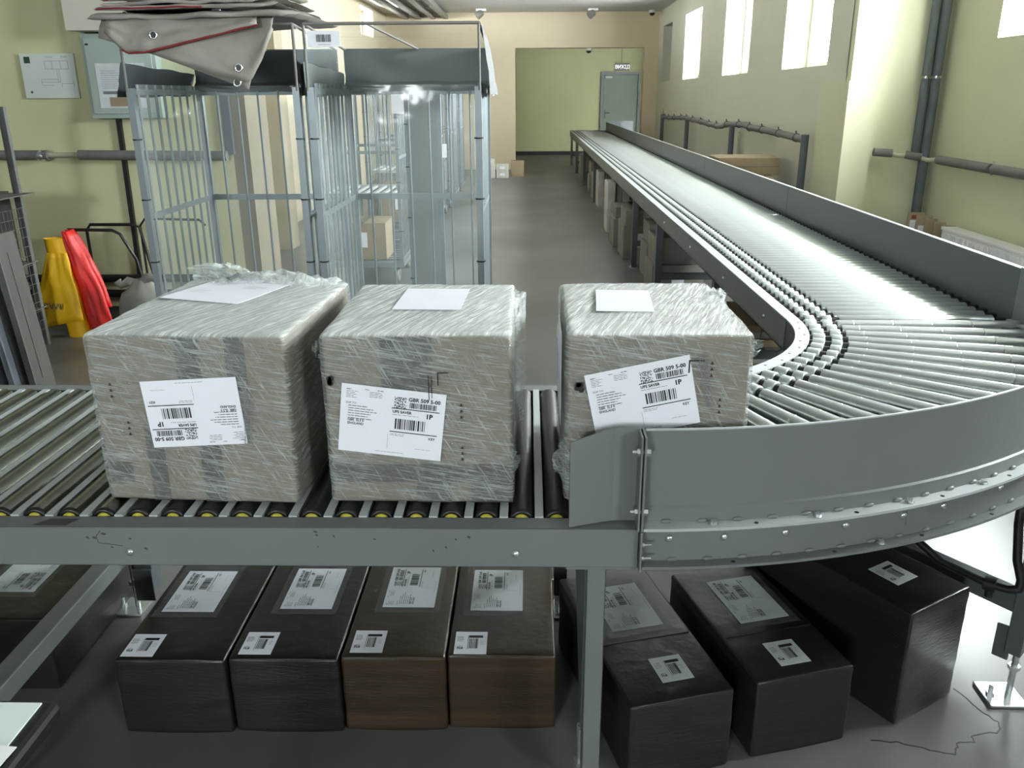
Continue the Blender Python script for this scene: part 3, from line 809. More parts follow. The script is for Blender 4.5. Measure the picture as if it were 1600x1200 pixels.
# ================================================================== WRAPPED PARCELS ON THE ROLLERS
def parcel(lab, cx, yf, w_, d_, h_, rz, seed, front, tops, tapes):
    t = thing('wrapped_parcel', lab, 'parcel', (cx, yf + d_ / 2, TOP), rz, 'parcels wrapped in clear film')
    rng = random.Random(seed)
    def bul(p, n):
        b = (1 - (2 * p.x / w_) ** 2) * (1 - (2 * p.y / d_) ** 2) * .006 if abs(n.z) > .7 else .0
        return p + n * b
    MB().rbox(w_ - .012, d_ - .012, h_ - .006, 10, .006, bul).build('carton', 'carton', t, weld=True)
    def wr(p, n):
        k = nz(p.x * 9 + seed, p.y * 9, p.z * 22) * .0022 + nz(p.x * 30, p.y * 30 + seed, p.z * 50) * .0012
        if n.z > .7: k += max(0, (1 - (2 * p.x / w_) ** 2) * (1 - (2 * p.y / d_) ** 2)) * .005
        q = p + n * (k + .0005)
        q.z = max(q.z, -h_ / 2)
        return q
    MB().rbox(w_, d_, h_ + .002, 26, .014, wr).build('stretch_wrap', 'wrap', t, weld=True)
    yb = -d_ / 2
    for (x0, x1, z0, z1, m) in tapes:
        MB().box(x0, x1, yb + .0052, yb + .0058, z0, z1).build('tape', m, t)
    for (u, z, ang, size) in front:
        a = math.radians(ang)
        label(t, (u, yb - .0035, z), (math.cos(a), 0, math.sin(a)), (-math.sin(a), 0, math.cos(a)), size)
    for (x, y_, ang, size, pr) in tops:
        a = math.radians(ang)
        label(t, (x, y_, h_ + .0085), (math.cos(a), math.sin(a), 0), (-math.sin(a), math.cos(a), 0), size, pr, 'top_label', 'paper')
    # printed arrows on the carton front
    return t
def arrows(t, spots, yb, up_=True, s=.006):
    for (x, z) in spots:
        mb_ = MB()
        for k in range(3):
            zz = z - k * .0125
            mb_.add([(x - s * .6, yb, zz - s * .5), (x + s * .6, yb, zz - s * .5), (x, yb, zz + s * .6)], [(0, 1, 2)])
        mb_.build('printed_arrow', 'ink', t)
def top_print():
    rng = random.Random(9); p = Print(); p.lines(-.08, .05, 3, rng, .02, .05, .006, .0012); p.lines(.02, .045, 5, rng, .03, .06, .006, .0014); p.lines(-.08, -.02, 4, rng, .02, .05, .007, .0012)
    return p.mb.mesh('top_print')
TP = top_print()
p1 = parcel('wrapped parcel farthest left, its white label upside down', -.655, 1.54, .405, .50, .355, math.radians(-3), 11,
            [(.008, .198, 184, (.195, .14))], [(-.045, .11, -15, (.205, .225), TP)],
            [(-.105, -.068, .0, .17, 'tape'), (.005, .05, .0, .17, 'tape'), (-.02, .03, .25, .352, 'tape'), (.08, .12, .24, .352, 'tape'), (-.19, -.14, .04, .085, 'tape')])
p2 = parcel('wrapped parcel in the middle, its white label tilted down to the right', -.217, 1.54, .375, .455, .355, 0.0, 23,
            [(-.053, .178, -7, (.205, .142))], [(.005, .045, -2, (.145, .20), None)],
            [(-.185, .185, .045, .085, 'tape'), (-.01, .06, .0, .05, 'tape'), (.1, .185, .0, .045, 'tape'), (-.07, .03, .22, .352, 'tape')])
p3 = parcel('wrapped parcel on the right, tucked behind the guide plate, label tilted up', .252, 1.545, .362, .46, .355, 0.0, 37,
            [(-.03, .226, 12, (.205, .142))], [(-.045, .02, -4, (.12, .20), None)],
            [(-.17, -.12, .0, .1, 'tape'), (-.16, .16, .0, .05, 'tape')])
arrows(p1, [(-.155, .255), (-.13, .175)], -.2535); arrows(p2, [(.085, .215), (.085, .125)], -.231); arrows(p3, [(.1, .30), (.12, .225)], -.2335)
p = Print(); p.q(.0, .022, .025, .0275).q(0, .0025, .0, .025).q(-.018, -.0165, -.03, .022).q(-.012, -.0108, -.026, .02)
p.mb.build('printed_mark', 'ink', p2, M4=uvn((.04, -.2312, .255), (1, 0, 0), (0, 0, 1)))
p = Print(); p.q(0, .03, .028, .031).q(0, .003, .005, .03)
p.mb.build('printed_mark', 'ink', p3, M4=uvn((.055, -.2334, .275), (1, 0, 0), (0, 0, 1)))
for t_, x, z, yb in ((p2, -.165, .265, -.2305), (p3, -.155, .25, -.233)):
    mb = MB()
    for i in range(5):
        mb.lathe((x + random.uniform(-.006, .006), yb - .0005, z + random.uniform(-.007, .007)), (0, -1, 0), [(0, .006), (.0006, .005)], 7)
    mb.build('ink_stamp', 'ink', t_)
label(p3, (-.1855, -.05, .23), (0, -1, 0), (0, 0, 1), (.16, .2), None, 'side_label', 'paper')
# grey barcode strips peeking out beside the front labels
for t_, x, z, ang in ((p1, .117, .19, -6), (p3, .09, .265, 12)):
    a = math.radians(ang); p = Print(); rng = random.Random(8)
    for i in range(3): p.bars(-.055, .055, -.008 + i * .006, -.004 + i * .006, rng, .0008)
    p.mb.build('edge_print', 'ink_grey', t_, M4=uvn((x, (-.2545 if t_ is p1 else -.2345), z), (math.sin(a), 0, -math.cos(a)), (math.cos(a), 0, math.sin(a))))
def crumple(t_, fn, seed, nu=26, nv=10, amp=.008):
    def f_(u, v):
        q = Vector(fn(u, v)); e = min(1, v * 3)
        n = Vector((nz(u * 8 + seed, v * 5), nz(u * 7, v * 6 + seed), nz(u * 9 + seed, v * 7 + 3)))
        n2 = Vector((nz(u * 25 + seed, v * 17), nz(u * 23, v * 19 + seed), nz(u * 21 + seed, v * 15 + 3)))
        return q + n * amp * e * 2 + n2 * amp * e
    return MB().grid(f_, nu, nv).build('loose_film', 'loose', t_)
crumple(p1, lambda u, v: (-.185 + .36 * u, .24 - .015 * v, .352 + (.055 * math.sin(PI * min(1, u * 1.6 + .22)) ** .6 * (1 - .5 * u)) * v), 3, amp=.010)
crumple(p1, lambda u, v: (-.12 + .3 * u, .245 - .07 * v, .358 + .03 * math.sin(PI * u) * math.sin(PI * v)), 8, amp=.009)
crumple(p3, lambda u, v: (.125 + .06 * v + .02 * u, .02 + .19 * u, .345 + .03 * math.sin(PI * u) * v - .02 * v * v), 5, amp=.008)
crumple(p3, lambda u, v: (.178 + .022 * v, -.22 + .1 * u, .345 - .07 * u - .01 * v), 15, 12, 6, amp=.006)
crumple(p2, lambda u, v: (.175 + .035 * v, -.2 + .40 * u, .345 - .25 * v * (1 - u) ** 2 + .01 * math.sin(PI * u)), 25, 18, 8, amp=.005)
crumple(p2, lambda u, v: (-.19 - .012 * v, -.225 + .1 * u, .345 - .06 * u - .02 * v), 31, 12, 6, amp=.006)
crumple(p2, lambda u, v: (.17 + .03 * v * math.sin(PI * u), -.2 + .03 * v, .02 + .1 * u), 41, 10, 6, amp=.006)
crumple(p3, lambda u, v: (-.17 - .03 * v * math.sin(PI * u), -.2 + .03 * v, .01 + .12 * u), 47, 10, 6, amp=.006)

# ================================================================== DARK CARTONS ON THE FLOOR
def floor_carton(lab, fx, fy, w_, d_, h_, deg, m, lx, ly, sx, sy, flip=False, small=True, pap='paper', crease=0):
    """front-left bottom corner at fx, fy; depth runs away from the camera"""
    a = math.radians(deg); ca, sa = math.cos(a), math.sin(a)
    c = (fx + ca * w_ / 2 - sa * d_ / 2, fy + sa * w_ / 2 + ca * d_ / 2, 0)
    t = thing('dark_carton', lab, 'carton', c, a, 'dark wrapped cartons under the conveyor')
    sd_ = random.random() * 50
    def dsp(p, n):
        q = p + n * (nz(p.x * 10 + sd_, p.y * 10, p.z * 30) * .0018 + (.003 * (1 - (2 * p.x / w_) ** 2) if abs(n.z) > .7 else 0))
        q.z = max(q.z, -h_ / 2); return q
    MB().rbox(w_, d_, h_, 18, .007, dsp).build('wrapped_body', m, t, weld=True)
    s = -1 if flip else 1
    def pf(u, v):
        return (lx + (u - .5) * .178, ly + (v - .5) * .26, h_ + .0052 + abs(nz(u * 9 + sd_, v * 12)) * .0035)
    pr_ = MB().grid(pf, 14, 18).build('label_pouch', 'pouch', t)
    label(t, (lx, ly, h_ + .0042), (0, s, 0), (-s, 0, 0), (.205, .142), SHIP, 'address_label', pap)
    if small: label(t, (sx, sy, h_ + .0042), (0, s, 0) if False else (1, 0, 0), (0, 1, 0), (.082, .092), SMALL, 'small_label', pap)
    if crease:
        MB().box(-w_ / 2 + .01, w_ / 2 - .01, ly - .15, ly - .146, h_ - .001, h_ + .004).build('film_seam', m, t)
    return t
FC = [
    ('dark brown wrapped carton beside the left leg, half hidden by the tie beam', -1.766, 1.90, .47, .50, .225, 0, 'darkwrap', .06, -.02, .2, -.4, True, False, 'paper2'),
    ('near black wrapped carton leftmost in the row of four, at the gap', -1.037, 1.738, .279, .52, .222, 0, 'darkwrap', -.03, .045, -.085, -.205),
    ('near black wrapped carton second in the row of four', -.752, 1.745, .277, .52, .222, 0, 'darkwrap', .005, .055, -.075, -.2),
    ('brown striped wrapped carton third in the row of four', -.470, 1.755, .262, .52, .222, 0, 'brownwrap', .01, .055, -.07, -.2),
    ('brown striped wrapped carton fourth in the row, next to the leg', -.203, 1.765, .272, .465, .222, 0, 'brownwrap', -.02, .06, -.08, -.185),
    ('dark wrapped carton turned askew directly behind the conveyor leg', .233, 1.578, .263, .56, .222, 15, 'darkwrap', .0, .10, .015, -.175, False, True, 'paper2', 1),
    ('dark wrapped carton turned askew between two others under the bend', .546, 1.668, .263, .50, .222, 15, 'darkwrap', .015, .075, -.005, -.165, False, True, 'paper2', 1),
    ('tall dark carton under the bend beside the black hose', .945, 1.785, .243, .55, .335, 32, 'darkwrap', .015, .12, .0, -.13, False, True, 'paper2'),
]
for c in FC: floor_carton(*c)

# packing table corner at the camera
t = thing('packing_table', 'pale table with rounded black rubber edge, only its corner in view', 'table', (-1.07, .55, 0))
MB().box(-.6, .39, -.45, .402, .74, .7505).build('table_top', 'table', t)
MB().box(-.6, .412, -.45, .413, .718, .7485).build('edge_band', 'blackp', t, bevel=.009)
for x in (-.55, .3):
    for y in (-.4, .3): MB().box(x - .02, x + .02, y - .02, y + .02, 0, .735).build('leg', 'blackp', t)
t = MB().add([(-.95, .55, .752), (-.68, .62, .7525), (-.664, .865, .7535), (-.90, .89, .752)], [(0, 1, 2, 3)]).build('paper_sheet', 'white')
s = t.modifiers.new('t', 'SOLIDIFY'); s.thickness = .0008
tag(t, 'white sheet of paper lying on the corner of the packing table', 'paper')

# ================================================================== ROLL CAGES
barm_ = MB().cyl((0, 0, .2), (0, 0, 1.6), .0058, n=6).mesh('bar'); barm_.materials.append(mat['cage'])
postm = MB().box(-.014, .014, -.014, .014, .16, 1.585).mesh('post'); postm.materials.append(mat['cage'])
tiem = MB().lathe((0, 0, -.003), (0, 0, 1), [(0, .0205), (.006, .0205)], 8).mesh('tie'); tiem.materials.append(mat['blackp'])
casterm = MB().lathe((-.018, 0, .06), (1, 0, 0), [(0, .045), (.003, .06), (.033, .06), (.036, .045)], 14).box(-.03, .03, -.03, .03, .125, .135).box(-.026, -.021, -.02, .02, .06, .13).box(.021, .026, -.02, .02, .06, .13).mesh('caster'); casterm.materials.append(mat['socket'])
def roll_cage(lab, loc, rz=0.0, cover=None, group=None, film=True, shelf=False, W=.72, D=.8):
    t = thing('roll_cage', lab, 'roll cage', loc, rz, group)
    for x in (.014, W - .014):
        for y in (.014, D - .014):
            po_ = link('post', postm, None, t, M4=Matrix.Translation((x, y, 0)))
            if y < .1:
                for z in (.45, .86, 1.13, 1.38): link('cable_tie', tiem, None, po_, M4=Matrix.Translation((0, 0, z)))
    for x in (.014, W - .014):
        for z in (.2, 1.055, 1.57):
            MB().box(x - .004, x + .004, .03, D - .03, z - .012, z + .012).build('side_rail', 'cage', t)
        for k in range(8): link('bar', barm_, None, t, M4=Matrix.Translation((x, .08 + k * .089, 0)))
    for z in (.2, 1.055, 1.57):
        MB().box(.03, W - .03, D - .02, D - .008, z - .014, z + .014).build('back_rail', 'cage', t)
    for k in range(6): link('bar', barm_, None, t, M4=Matrix.Translation((.1 + k * .104, D - .022, 0)))
    MB().box(0, W, 0, .04, .14, .18).box(0, W, D - .04, D, .14, .18).box(0, .04, .04, D - .04, .14, .18).box(W - .04, W, .04, D - .04, .14, .18).build('base_frame', 'cage', t)
    for k in range(6): MB().box(.04, W - .04, .08 + k * .115, .14 + k * .115, .165, .175).build('base_slat', 'cage', t)
    for x in (.07, W - .07):
        for y in (.07, D - .07): link('caster', casterm, None, t, M4=Matrix.Translation((x, y, 0)))
    if film:
        def sheet(p0, p1, z0, z1, sd_):
            p0, p1 = Vector(p0), Vector(p1); n = Vector((p1.y - p0.y, p0.x - p1.x, 0)).normalized()
            return MB().grid(lambda u, v: p0.lerp(p1, u) + n * nz(u * 4 + sd_, v * 3) * .008 + Vector((0, 0, z0 + (z1 - z0) * v)), 10, 10).build('clear_cover', 'film_clear', t)
        sheet((.03, D - .04, 0), (W - .03, D - .04, 0), .2, 1.6, 1); sheet((.03, .03, 0), (.03, D - .04, 0), .2, 1.6, 4); sheet((W - .03, D - .04, 0), (W - .03, .03, 0), .2, 1.6, 7)
    if cover:
        rod_ = MB()
        zt0, zt1 = 1.825, 1.765
        for x in (.006, W - .006): rod_.cyl((x, .0, 1.57), (x, .0, zt0), .006, n=6).cyl((x, 0, zt0), (x, D, zt1), .006, n=6).cyl((x, D, 1.57), (x, D, zt1), .006, n=6)
        rod_.cyl((.006, 0, zt0), (W - .006, 0, zt0), .007, n=6).cyl((.006, D, zt1), (W - .006, D, zt1), .006, n=6).cyl((W * .36, 0, zt0), (W * .36 + .11, D, zt1), .005, n=6)
        rod_.build('canopy_frame', 'socket', t)
        MB().grid(lambda u, v: (W * u, D - .012 + .012 * nz(u * 5, v * 4), 1.585 + (zt1 - 1.585) * v), 16, 6).build('back_skirt', cover, t)
        MB().grid(lambda u, v: (W * u, D - .02 - .02 * math.sin(PI * v), 1.57 + .045 * v + .008 * nz(u * 6, 0)), 16, 6).build('skirt_roll', cover, t)
        for x, sg in ((0, -1), (W, 1)):
            outer = (sg > 0) == (loc[0] > -1)
            top_ = (lambda u: zt0 - (zt0 - zt1) * u) if (outer and sg > 0) else (lambda u: 1.685 - .03 * u)
            fl_ = .034 if outer else .004
            MB().grid(lambda u, v: (x + sg * (.006 + fl_ * (1 - v)) + .006 * nz(u * 5, v * 4), D * u, 1.55 + .012 * nz(u * 4, sg) + (top_(u) - 1.55) * v), 12, 6).build('side_skirt', 'fabric_dark' if outer else cover, t)
            if not (outer and sg > 0):
                MB().grid(lambda u, v: (x + .005 * nz(u * 4, v * 3), D * u, top_(u) + (zt0 - (zt0 - zt1) * u - top_(u)) * v), 8, 5).build('clear_window', 'film_clear', t)
        MB().grid(lambda u, v: (W * u, D * v, zt0 + (zt1 - zt0) * v + .004 + .008 * nz(u * 2, v * 14)), 12, 24).build('clear_roof', 'film_clear', t)
    if shelf:
        s_ = MB().box(.03, W - .03, .03, .05, .74, .77).box(.03, W - .03, D - .07, D - .05, .74, .77).build('shelf_frame', 'paint_light', t)
        for k in range(8): MB().box(.05 + k * .082, .075 + k * .082, .05, D - .07, .745, .765).build('slat', 'paint_light', s_)
    return t
cR = roll_cage('wire roll cage with clear cover and grey skirt, barcode tag on its left post', (-.915, 3.65, 0), 0, 'fabric', 'roll cages')
cL = roll_cage('wire roll cage under the folded grey tarps', (-1.668, 3.65, 0), 0, 'fabric_dark', 'roll cages')
t = thing('barcode_tag', 'white barcode tag hanging at the top left of the right roll cage', 'tag', (-.826, 3.635, 1.768))
MB().box(-.066, .066, -.001, .001, -.03, .03).build('tag_card', 'paper', t)
p = Print().bars(-.03, .03, -.012, .016, random.Random(6), .0014); p.lines(-.025, -.022, 1, random.Random(2), .05, .051, .003, .002)
p.mb.build('print', 'ink', t, M4=uvn((0, -.0014, 0), (1, 0, 0), (0, 0, 1)))
FAR_CAGES = [(-1.80, 7.2, True), (-1.82, 8.4, False), (-1.80, 9.5, True), (-1.83, 10.6, False), (-1.80, 11.7, False), (-1.82, 12.8, False), (-1.81, 13.9, False)]
ords = ['with a slatted shelf, first in the row behind the covered cages', 'second in the row along the aisle', 'with a slatted shelf, third in the row along the aisle', 'fourth in the row along the aisle', 'fifth in the row along the aisle', 'sixth in the row along the aisle', 'last in the row along the aisle']
protos = {}
for (x, y, sh), od in zip(FAR_CAGES, ords):
    if sh not in protos:
        protos[sh] = roll_cage('bare wire roll cage ' + od, (x, y, 0), 0, None, 'roll cages along the aisle', film=False, shelf=sh)
    else:
        c = copy_tree(protos[sh]); c.location = (x, y, 0); c['label'] = 'bare wire roll cage ' + od
# cartons standing in the far cages
def carton(lab, x0, x1, y0, y1, z0, z1, m='carton_tan', cat='carton', name='carton', group=None, tape=True, rz=0.0, tag_=None):
    t = thing(name, lab, cat, ((x0 + x1) / 2, (y0 + y1) / 2, z0), rz, group)
    w_, d_, h_ = x1 - x0, y1 - y0, z1 - z0
    MB().rbox(w_, d_, h_, 4, min(.006, h_ * .3), lambda p, n: p + n * nz(p.x * 7 + x0 * 9, p.y * 7 + y0 * 5, p.z * 9) * .003).build('carton_body', m, t, weld=True)
    if tape: MB().box(-.025, .025, -d_ / 2 - .003, d_ / 2 + .003, h_ + .0005, h_ + .0035).build('tape', 'tape', t)
    if tag_: MB().box(-.05, .05, -d_ / 2 - .005, -d_ / 2 - .0035, h_ * .35, h_ * .75).build('label', 'paper', t)
    return t
for i, (x, y, sh) in enumerate(FAR_CAGES):
    if i == 1: continue
    carton('carton on the base of roll cage number %s from the covered pair' % ('one two three four five six seven'.split()[i]), x + .12, x + .55, y + .15, y + .62, .176, .5 + .05 * (i % 3), 'crate' if i % 2 else 'carton_tan', tag_=True, group='cartons in the far cages')
# folded solid grey panel standing behind the right cage
t = thing('folded_cage_panel', 'tall solid grey folded cage panel standing behind the right roll cage', 'panel', (-.75, 5.5, 0))
MB().box(0, .17, 0, .03, .12, 1.56).build('sheet', 'fabric', t, bevel=.003)
for x in (-.015, .185): MB().box(x - .014, x + .014, 0, .03, .1, 1.6).build('post', 'cage', t)
for z in (.4, .8, 1.12, 1.38): MB().box(-.035, .0, -.006, .036, z - .004, z + .004).build('cable_tie', 'blackp', t)
MB().box(-.06, .23, -.15, .2, .09, .12).build('base', 'cage', t)
for x in (-.03, .2): link('caster', casterm, None, t, M4=Matrix.Translation((x, .02, -.03)))
# white tags and loose film on the aisle cages
for i, (x, y, z) in enumerate(((-1.06, 7.19, 1.5), (-1.06, 8.39, 1.42), (-1.06, 9.49, 1.0), (-1.06, 10.59, .92))):
    o = MB().box(x - .06, x + .06, y - .004, y - .002, z - .09, z + .07).build('paper_tag', 'paper')
    tag(o, 'white paper tag on the post of roll cage %s in the aisle row' % ('one two three four'.split()[i]), 'tag', 'paper tags')

# ================================================================== FOLDED TARPS ON THE LEFT CAGE
def tarp_sheet(t, x0, x1, y0, y1, z, seed, m, amp=.012, droop=.0, th=.006, name='fold', skew=0.0, piping=True):
    """a folded layer: rounded fold at the front and at the right, open at the back"""
    def fn(u, v):
        x = x0 + (x1 - x0) * u + .015 * nz(v * 5, seed); y = y0 + (y1 - y0) * v + .03 * nz(u * 4, seed + 2)
        zz = z + amp * (nz(u * 4 + seed, v * 3) + .5 * nz(u * 9 + seed, v * 8)) + skew * u - droop * max(0, 1 - v * 5)
        e = min(1, u / .06, (1 - u) / .05)
        return Vector((x, y, zz + th * (.5 + .5 * math.sqrt(max(0, 1 - (1 - e) ** 2)))))
    def loop(u, w):
        e = min(1, u / .06, (1 - u) / .05); hgt = th * math.sqrt(max(0.001, 1 - (1 - e) ** 2)) * (.86 + .3 * nz(u * 6, seed + w * 2))
        if w < .4: v = 1 - w / .4; p_ = fn(u, v); p_.z -= hgt; return p_
        if w > .6: return fn(u, (w - .6) / .4)
        q = (w - .4) / .2; p_ = fn(u, 0); p_.y -= hgt * .5 * math.sin(PI * q); p_.z -= hgt * (.5 + .5 * math.cos(PI * q)); return p_
    MB().grid(loop, 36, 30).build(name, m, t)
    if piping:
        hem = [fn(.02 + .6 * i / 26, 0) + Vector((0, -th * .45, -th * .5)) for i in range(27)]
        MB().tube(hem, .0035, 6).build('red_piping', 'red', t)
    return fn
def grommet(t, fn, u, v, th):
    p_ = Vector(fn(u, v)) + Vector((0, 0, th + .001))
    mb_ = MB().tube([p_ + Vector((.015 * math.cos(q * PI / 6), .015 * math.sin(q * PI / 6), 0)) for q in range(12)], .004, 6, True)
    o = mb_.build('grommet', 'bolt', t)
    MB().lathe(p_, (0, 0, 1), [(0, .012), (.0005, .012)], 10).build('hole', 'blackp', o)
zb = 1.845
specs = [
    ('lowest folded grey tarp with red piping, spread on the left cage', -1.72, -.93, 3.52, 4.42, zb, 'tarp', 1),
    ('middle folded grey tarp in the pile on the left cage', -1.68, -1.0, 3.5, 4.38, zb + .035, 'tarp', 2),
    ('upper folded grey tarp with maroon edge in the pile on the left cage', -1.66, -1.02, 3.53, 4.36, zb + .07, 'tarp', 2),
    ('pale topmost tarp with a brass eyelet on the pile', -1.66, -1.04, 3.53, 4.33, zb + .105, 'tarp_top', 1)]
for i, (lab, x0, x1, y0, y1, z, m, nfold) in enumerate(specs):
    t = thing('folded_tarp', lab, 'tarp', (0, 0, 0), 0, 'folded tarps')
    for k in range(nfold):
        th_ = .026 if nfold == 1 else .017
        fn = tarp_sheet(t, x0 + .02 * k, x1 - .05 * k, y0 + .015 * k, y1, z + .018 * k, i * 7 + k * 3, m, .009, .018 if i < 3 else .006, th_, skew=.012, piping=(k == 0 and i in (1, 2)))
    grommet(t, fn, .17, .06, .001); grommet(t, fn, .62, .06, .001)
# the flap hanging over the front of the cage
t = thing('hanging_tarp', 'grey tarp flap with steel eyelets hanging in a triangle over the left cage front', 'tarp', (0, 0, 0), 0, 'folded tarps')
def flap(top, bot, yoff, seed, m='tarp', th=.006, n=24):
    def fn(u, v):
        xt = top[0][0] + (top[1][0] - top[0][0]) * u; zt = top[0][1] + (top[1][1] - top[0][1]) * u
        # lower outline by interpolation
        for (ua, xa, za), (ub, xb, zb_) in zip(bot, bot[1:]):
            if ua <= u <= ub + 1e-9:
                s_ = (u - ua) / (ub - ua); xb2 = xa + (xb - xa) * s_; zb2 = za + (zb_ - za) * s_; break
        x = xt + (xb2 - xt) * v; z = zt + (zb2 - zt) * v
        return (x, 3.565 + yoff - .035 * math.sin(PI * min(1, v * 1.2) * .5) + .012 * nz(u * 5 + seed, v * 3) + .006 * nz(u * 12 + seed, v * 6), z)
    o = MB().grid(fn, n, 10).build('flap', m, t)
    s_ = o.modifiers.new('t', 'SOLIDIFY'); s_.thickness = th
    return fn
f1 = flap([(-1.67, 1.855), (-1.0, 1.845)], [(0, -1.69, 1.77), (.3, -1.52, 1.72), (.7, -1.25, 1.635), (.9, -1.115, 1.60), (.94, -1.075, 1.64), (1, -1.0, 1.80)], .0, 3)
f2 = flap([(-1.62, 1.85), (-1.06, 1.845)], [(0, -1.62, 1.76), (.35, -1.45, 1.695), (.8, -1.15, 1.585), (.93, -1.12, 1.575), (1, -1.1, 1.66)], .022, 9)
f3 = flap([(-1.64, 1.85), (-1.06, 1.84)], [(0, -1.65, 1.79), (.12, -1.58, 1.715), (.3, -1.5, 1.718), (.65, -1.3, 1.76), (1, -1.05, 1.815)], -.022, 14)
MB().tube([Vector(f3(u / 20, 1)) + Vector((0, -.004, -.002)) for u in range(2, 21)], .005, 6).build('red_piping', 'red', t)
def eyelet(p_):
    o = MB().tube([p_ + Vector((.014 * math.cos(q * PI / 6), 0, .014 * math.sin(q * PI / 6))) for q in range(12)], .004, 6, True).build('grommet', 'bolt', t)
    MB().lathe(p_, (0, -1, 0), [(0, .012), (.0005, .012)], 10).build('hole', 'blackp', o)
for (f_, u, v) in ((f1, .84, .80), (f3, .34, .55), (f2, .78, .95)):
    eyelet(Vector(f_(u, v)) + Vector((0, -.013, 0)))

# ================================================================== LEFT WALL AND FLOOR CLUTTER
WY = 6.2
t = thing('plan_board', 'white evacuation plan board on the yellow wall', 'board', (-3.345, WY - .012, 1.545))
MB().box(-.19, .19, -.012, .012, 0, .295).build('panel', 'board', t, bevel=.003)
p = Print()
p.q(-.02, .145, .045, .047).q(-.02, .145, .098, .10).q(-.02, -.018, .045, .1).q(.143, .145, .045, .1).q(.06, .062, -.04, .045).q(.075, .077, -.04, .045)
p.q(-.06, .075, -.04, -.038).q(-.06, .06, -.022, -.02).q(-.06, -.058, -.06, -.02).q(.08, .165, -.05, -.048).q(.08, .082, -.075, -.05).q(.165, .167, -.07, -.03).q(.03, .032, .045, .1).q(.09, .092, .045, .1).q(-.055, .02, -.062, -.060)
p.lines(-.01, .128, 2, random.Random(3), .05, .06, .007, .003); p.lines(.1, .128, 2, random.Random(5), .03, .045, .007, .004)
p.mb.build('plan_print', 'ink_grey', t, M4=uvn((0, -.0128, .147), (1, 0, 0), (0, 0, 1)))
p = Print().q(-.16, -.118, .085, .127); p.q(-.148, -.134, -.112, -.098)
p.mb.build('plan_emblem', 'green_ink', t, M4=uvn((0, -.0128, .147), (1, 0, 0), (0, 0, 1)))
t = thing('electrical_cabinet', 'grey green electrical cabinet with papers on its door', 'cabinet', (-2.8, WY, 1.41))
MB().box(-.25, .25, -.1, 0, 0, .55).build('cabinet_body', 'cabinet', t, bevel=.004)
MB().box(-.225, .225, -.112, -.101, .03, .52).build('cabinet_door', 'cabinet', t, bevel=.003)
MB().box(-.17, .17, -.115, -.113, .07, .36).build('paper_sheet', 'paper2', t)
p = Print(); rng = random.Random(4); p.lines(-.14, .1, 9, rng, .08, .2, .014, .004); p.q(-.14, .14, -.05, -.03)
p.mb.build('print', 'ink_grey', t, M4=uvn((0, -.1154, .21), (1, 0, 0), (0, 0, 1)))
p = Print(); p.q(-.1, .1, -.03, .03)
p.mb.build('warning_strip', 'carton_tan', t, M4=uvn((0, -.1154, .11), (1, 0, 0), (0, 0, 1)))
MB().box(-.215, -.195, -.115, -.112, .475, .487).build('badge', 'blackp', t)
o = MB().bar((-2.905, WY - .02, 1.405), (-2.92, WY - .02, .1), .03, .03).build('cable_duct', 'blackp'); tag(o, 'black vertical cable duct below the electrical cabinet', 'duct')
t = thing('wall_pipe', 'grey insulated pipe running across the left wall', 'pipe', (-3.0, WY - .08, 1.16))
MB().cyl((-3.5, 0, .01), (-.42, 0, .004), .034, n=14).build('insulation', 'insul', t)
MB().cyl((-.46, 0, .004), (-.2, 0, .004), .018, n=12).build('bare_pipe', 'pipe_w', t)
MB().tube([(-.5, 0, 0), (-.47, 0, 0), (-.44, 0, 0)], [.03, .042, .03], 12).build('clamp', 'bolt', t)
MB().cyl((-.2, 0, .004), (.86, 0, -.008), .034, n=14).build('insulation', 'insul', t)
MB().cyl((-.45, .08, 0), (-.45, 0, 0), .01, n=6).build('bracket', 'bolt', t)
for z, r, lab in ((.27, .03, 'upper black pipe low on the left wall'), (.155, .03, 'lower black pipe low on the left wall')):
    t = thing('low_pipe', lab, 'pipe', (-3.4, WY - .06, z)); MB().cyl((-1.5, 0, 0), (1.25, 0, 0), r, n=12).build('pipe', 'blackp', t)
    for x in (-1.2, .0, 1.1): MB().box(x - .015, x + .015, 0, .06, -.01, .01).build('bracket', 'blackp', t)
o = MB().bar((-2.13, WY - .03, 1.16), (-2.13, WY - .03, 1.6), .06, .04).build('door_post', 'insul_d'); tag(o, 'dark upright strip at the end of the yellow wall', 'post')

# sack trolley with yellow and red sheeting
t = thing('sack_trolley', 'black tube trolley frame standing by the left wall', 'trolley', (-3.0, 5.62, 0))
MB().tube([(-.13, 0, .05), (-.13, 0, .66), (-.1, 0, .71), (.2, 0, .705), (.25, 0, .68), (.31, .05, .5), (.36, .08, .1)], .011, 8).build('tube_frame', 'blackp', t)
MB().tube([(-.13, .3, .05), (-.13, .3, .66), (-.1, .3, .7), (.2, .3, .7), (.25, .3, .68), (.34, .3, .1)], .011, 8).build('tube_frame', 'blackp', t)
MB().box(-.2, .42, 0, .34, .07, .1).build('deck', 'blackp', t)
for x in (-.15, .36):
    for y in (.04, .3): MB().lathe((x - .015, y, .035), (1, 0, 0), [(0, .035), (.03, .035)], 12).build('wheel', 'blackp', t)
t2_ = thing('second_trolley', 'black tube trolley handle behind the left roll cage', 'trolley', (-2.45, 6.0, 0))
MB().tube([(-.33, 0, .02), (-.33, 0, .68), (-.29, 0, .73), (.1, 0, .72), (.14, .0, .68)], .009, 8).build('tube_frame', 'blackp', t2_)
MB().box(-.35, .2, -.02, .1, .01, .04).build('deck', 'blackp', t2_)
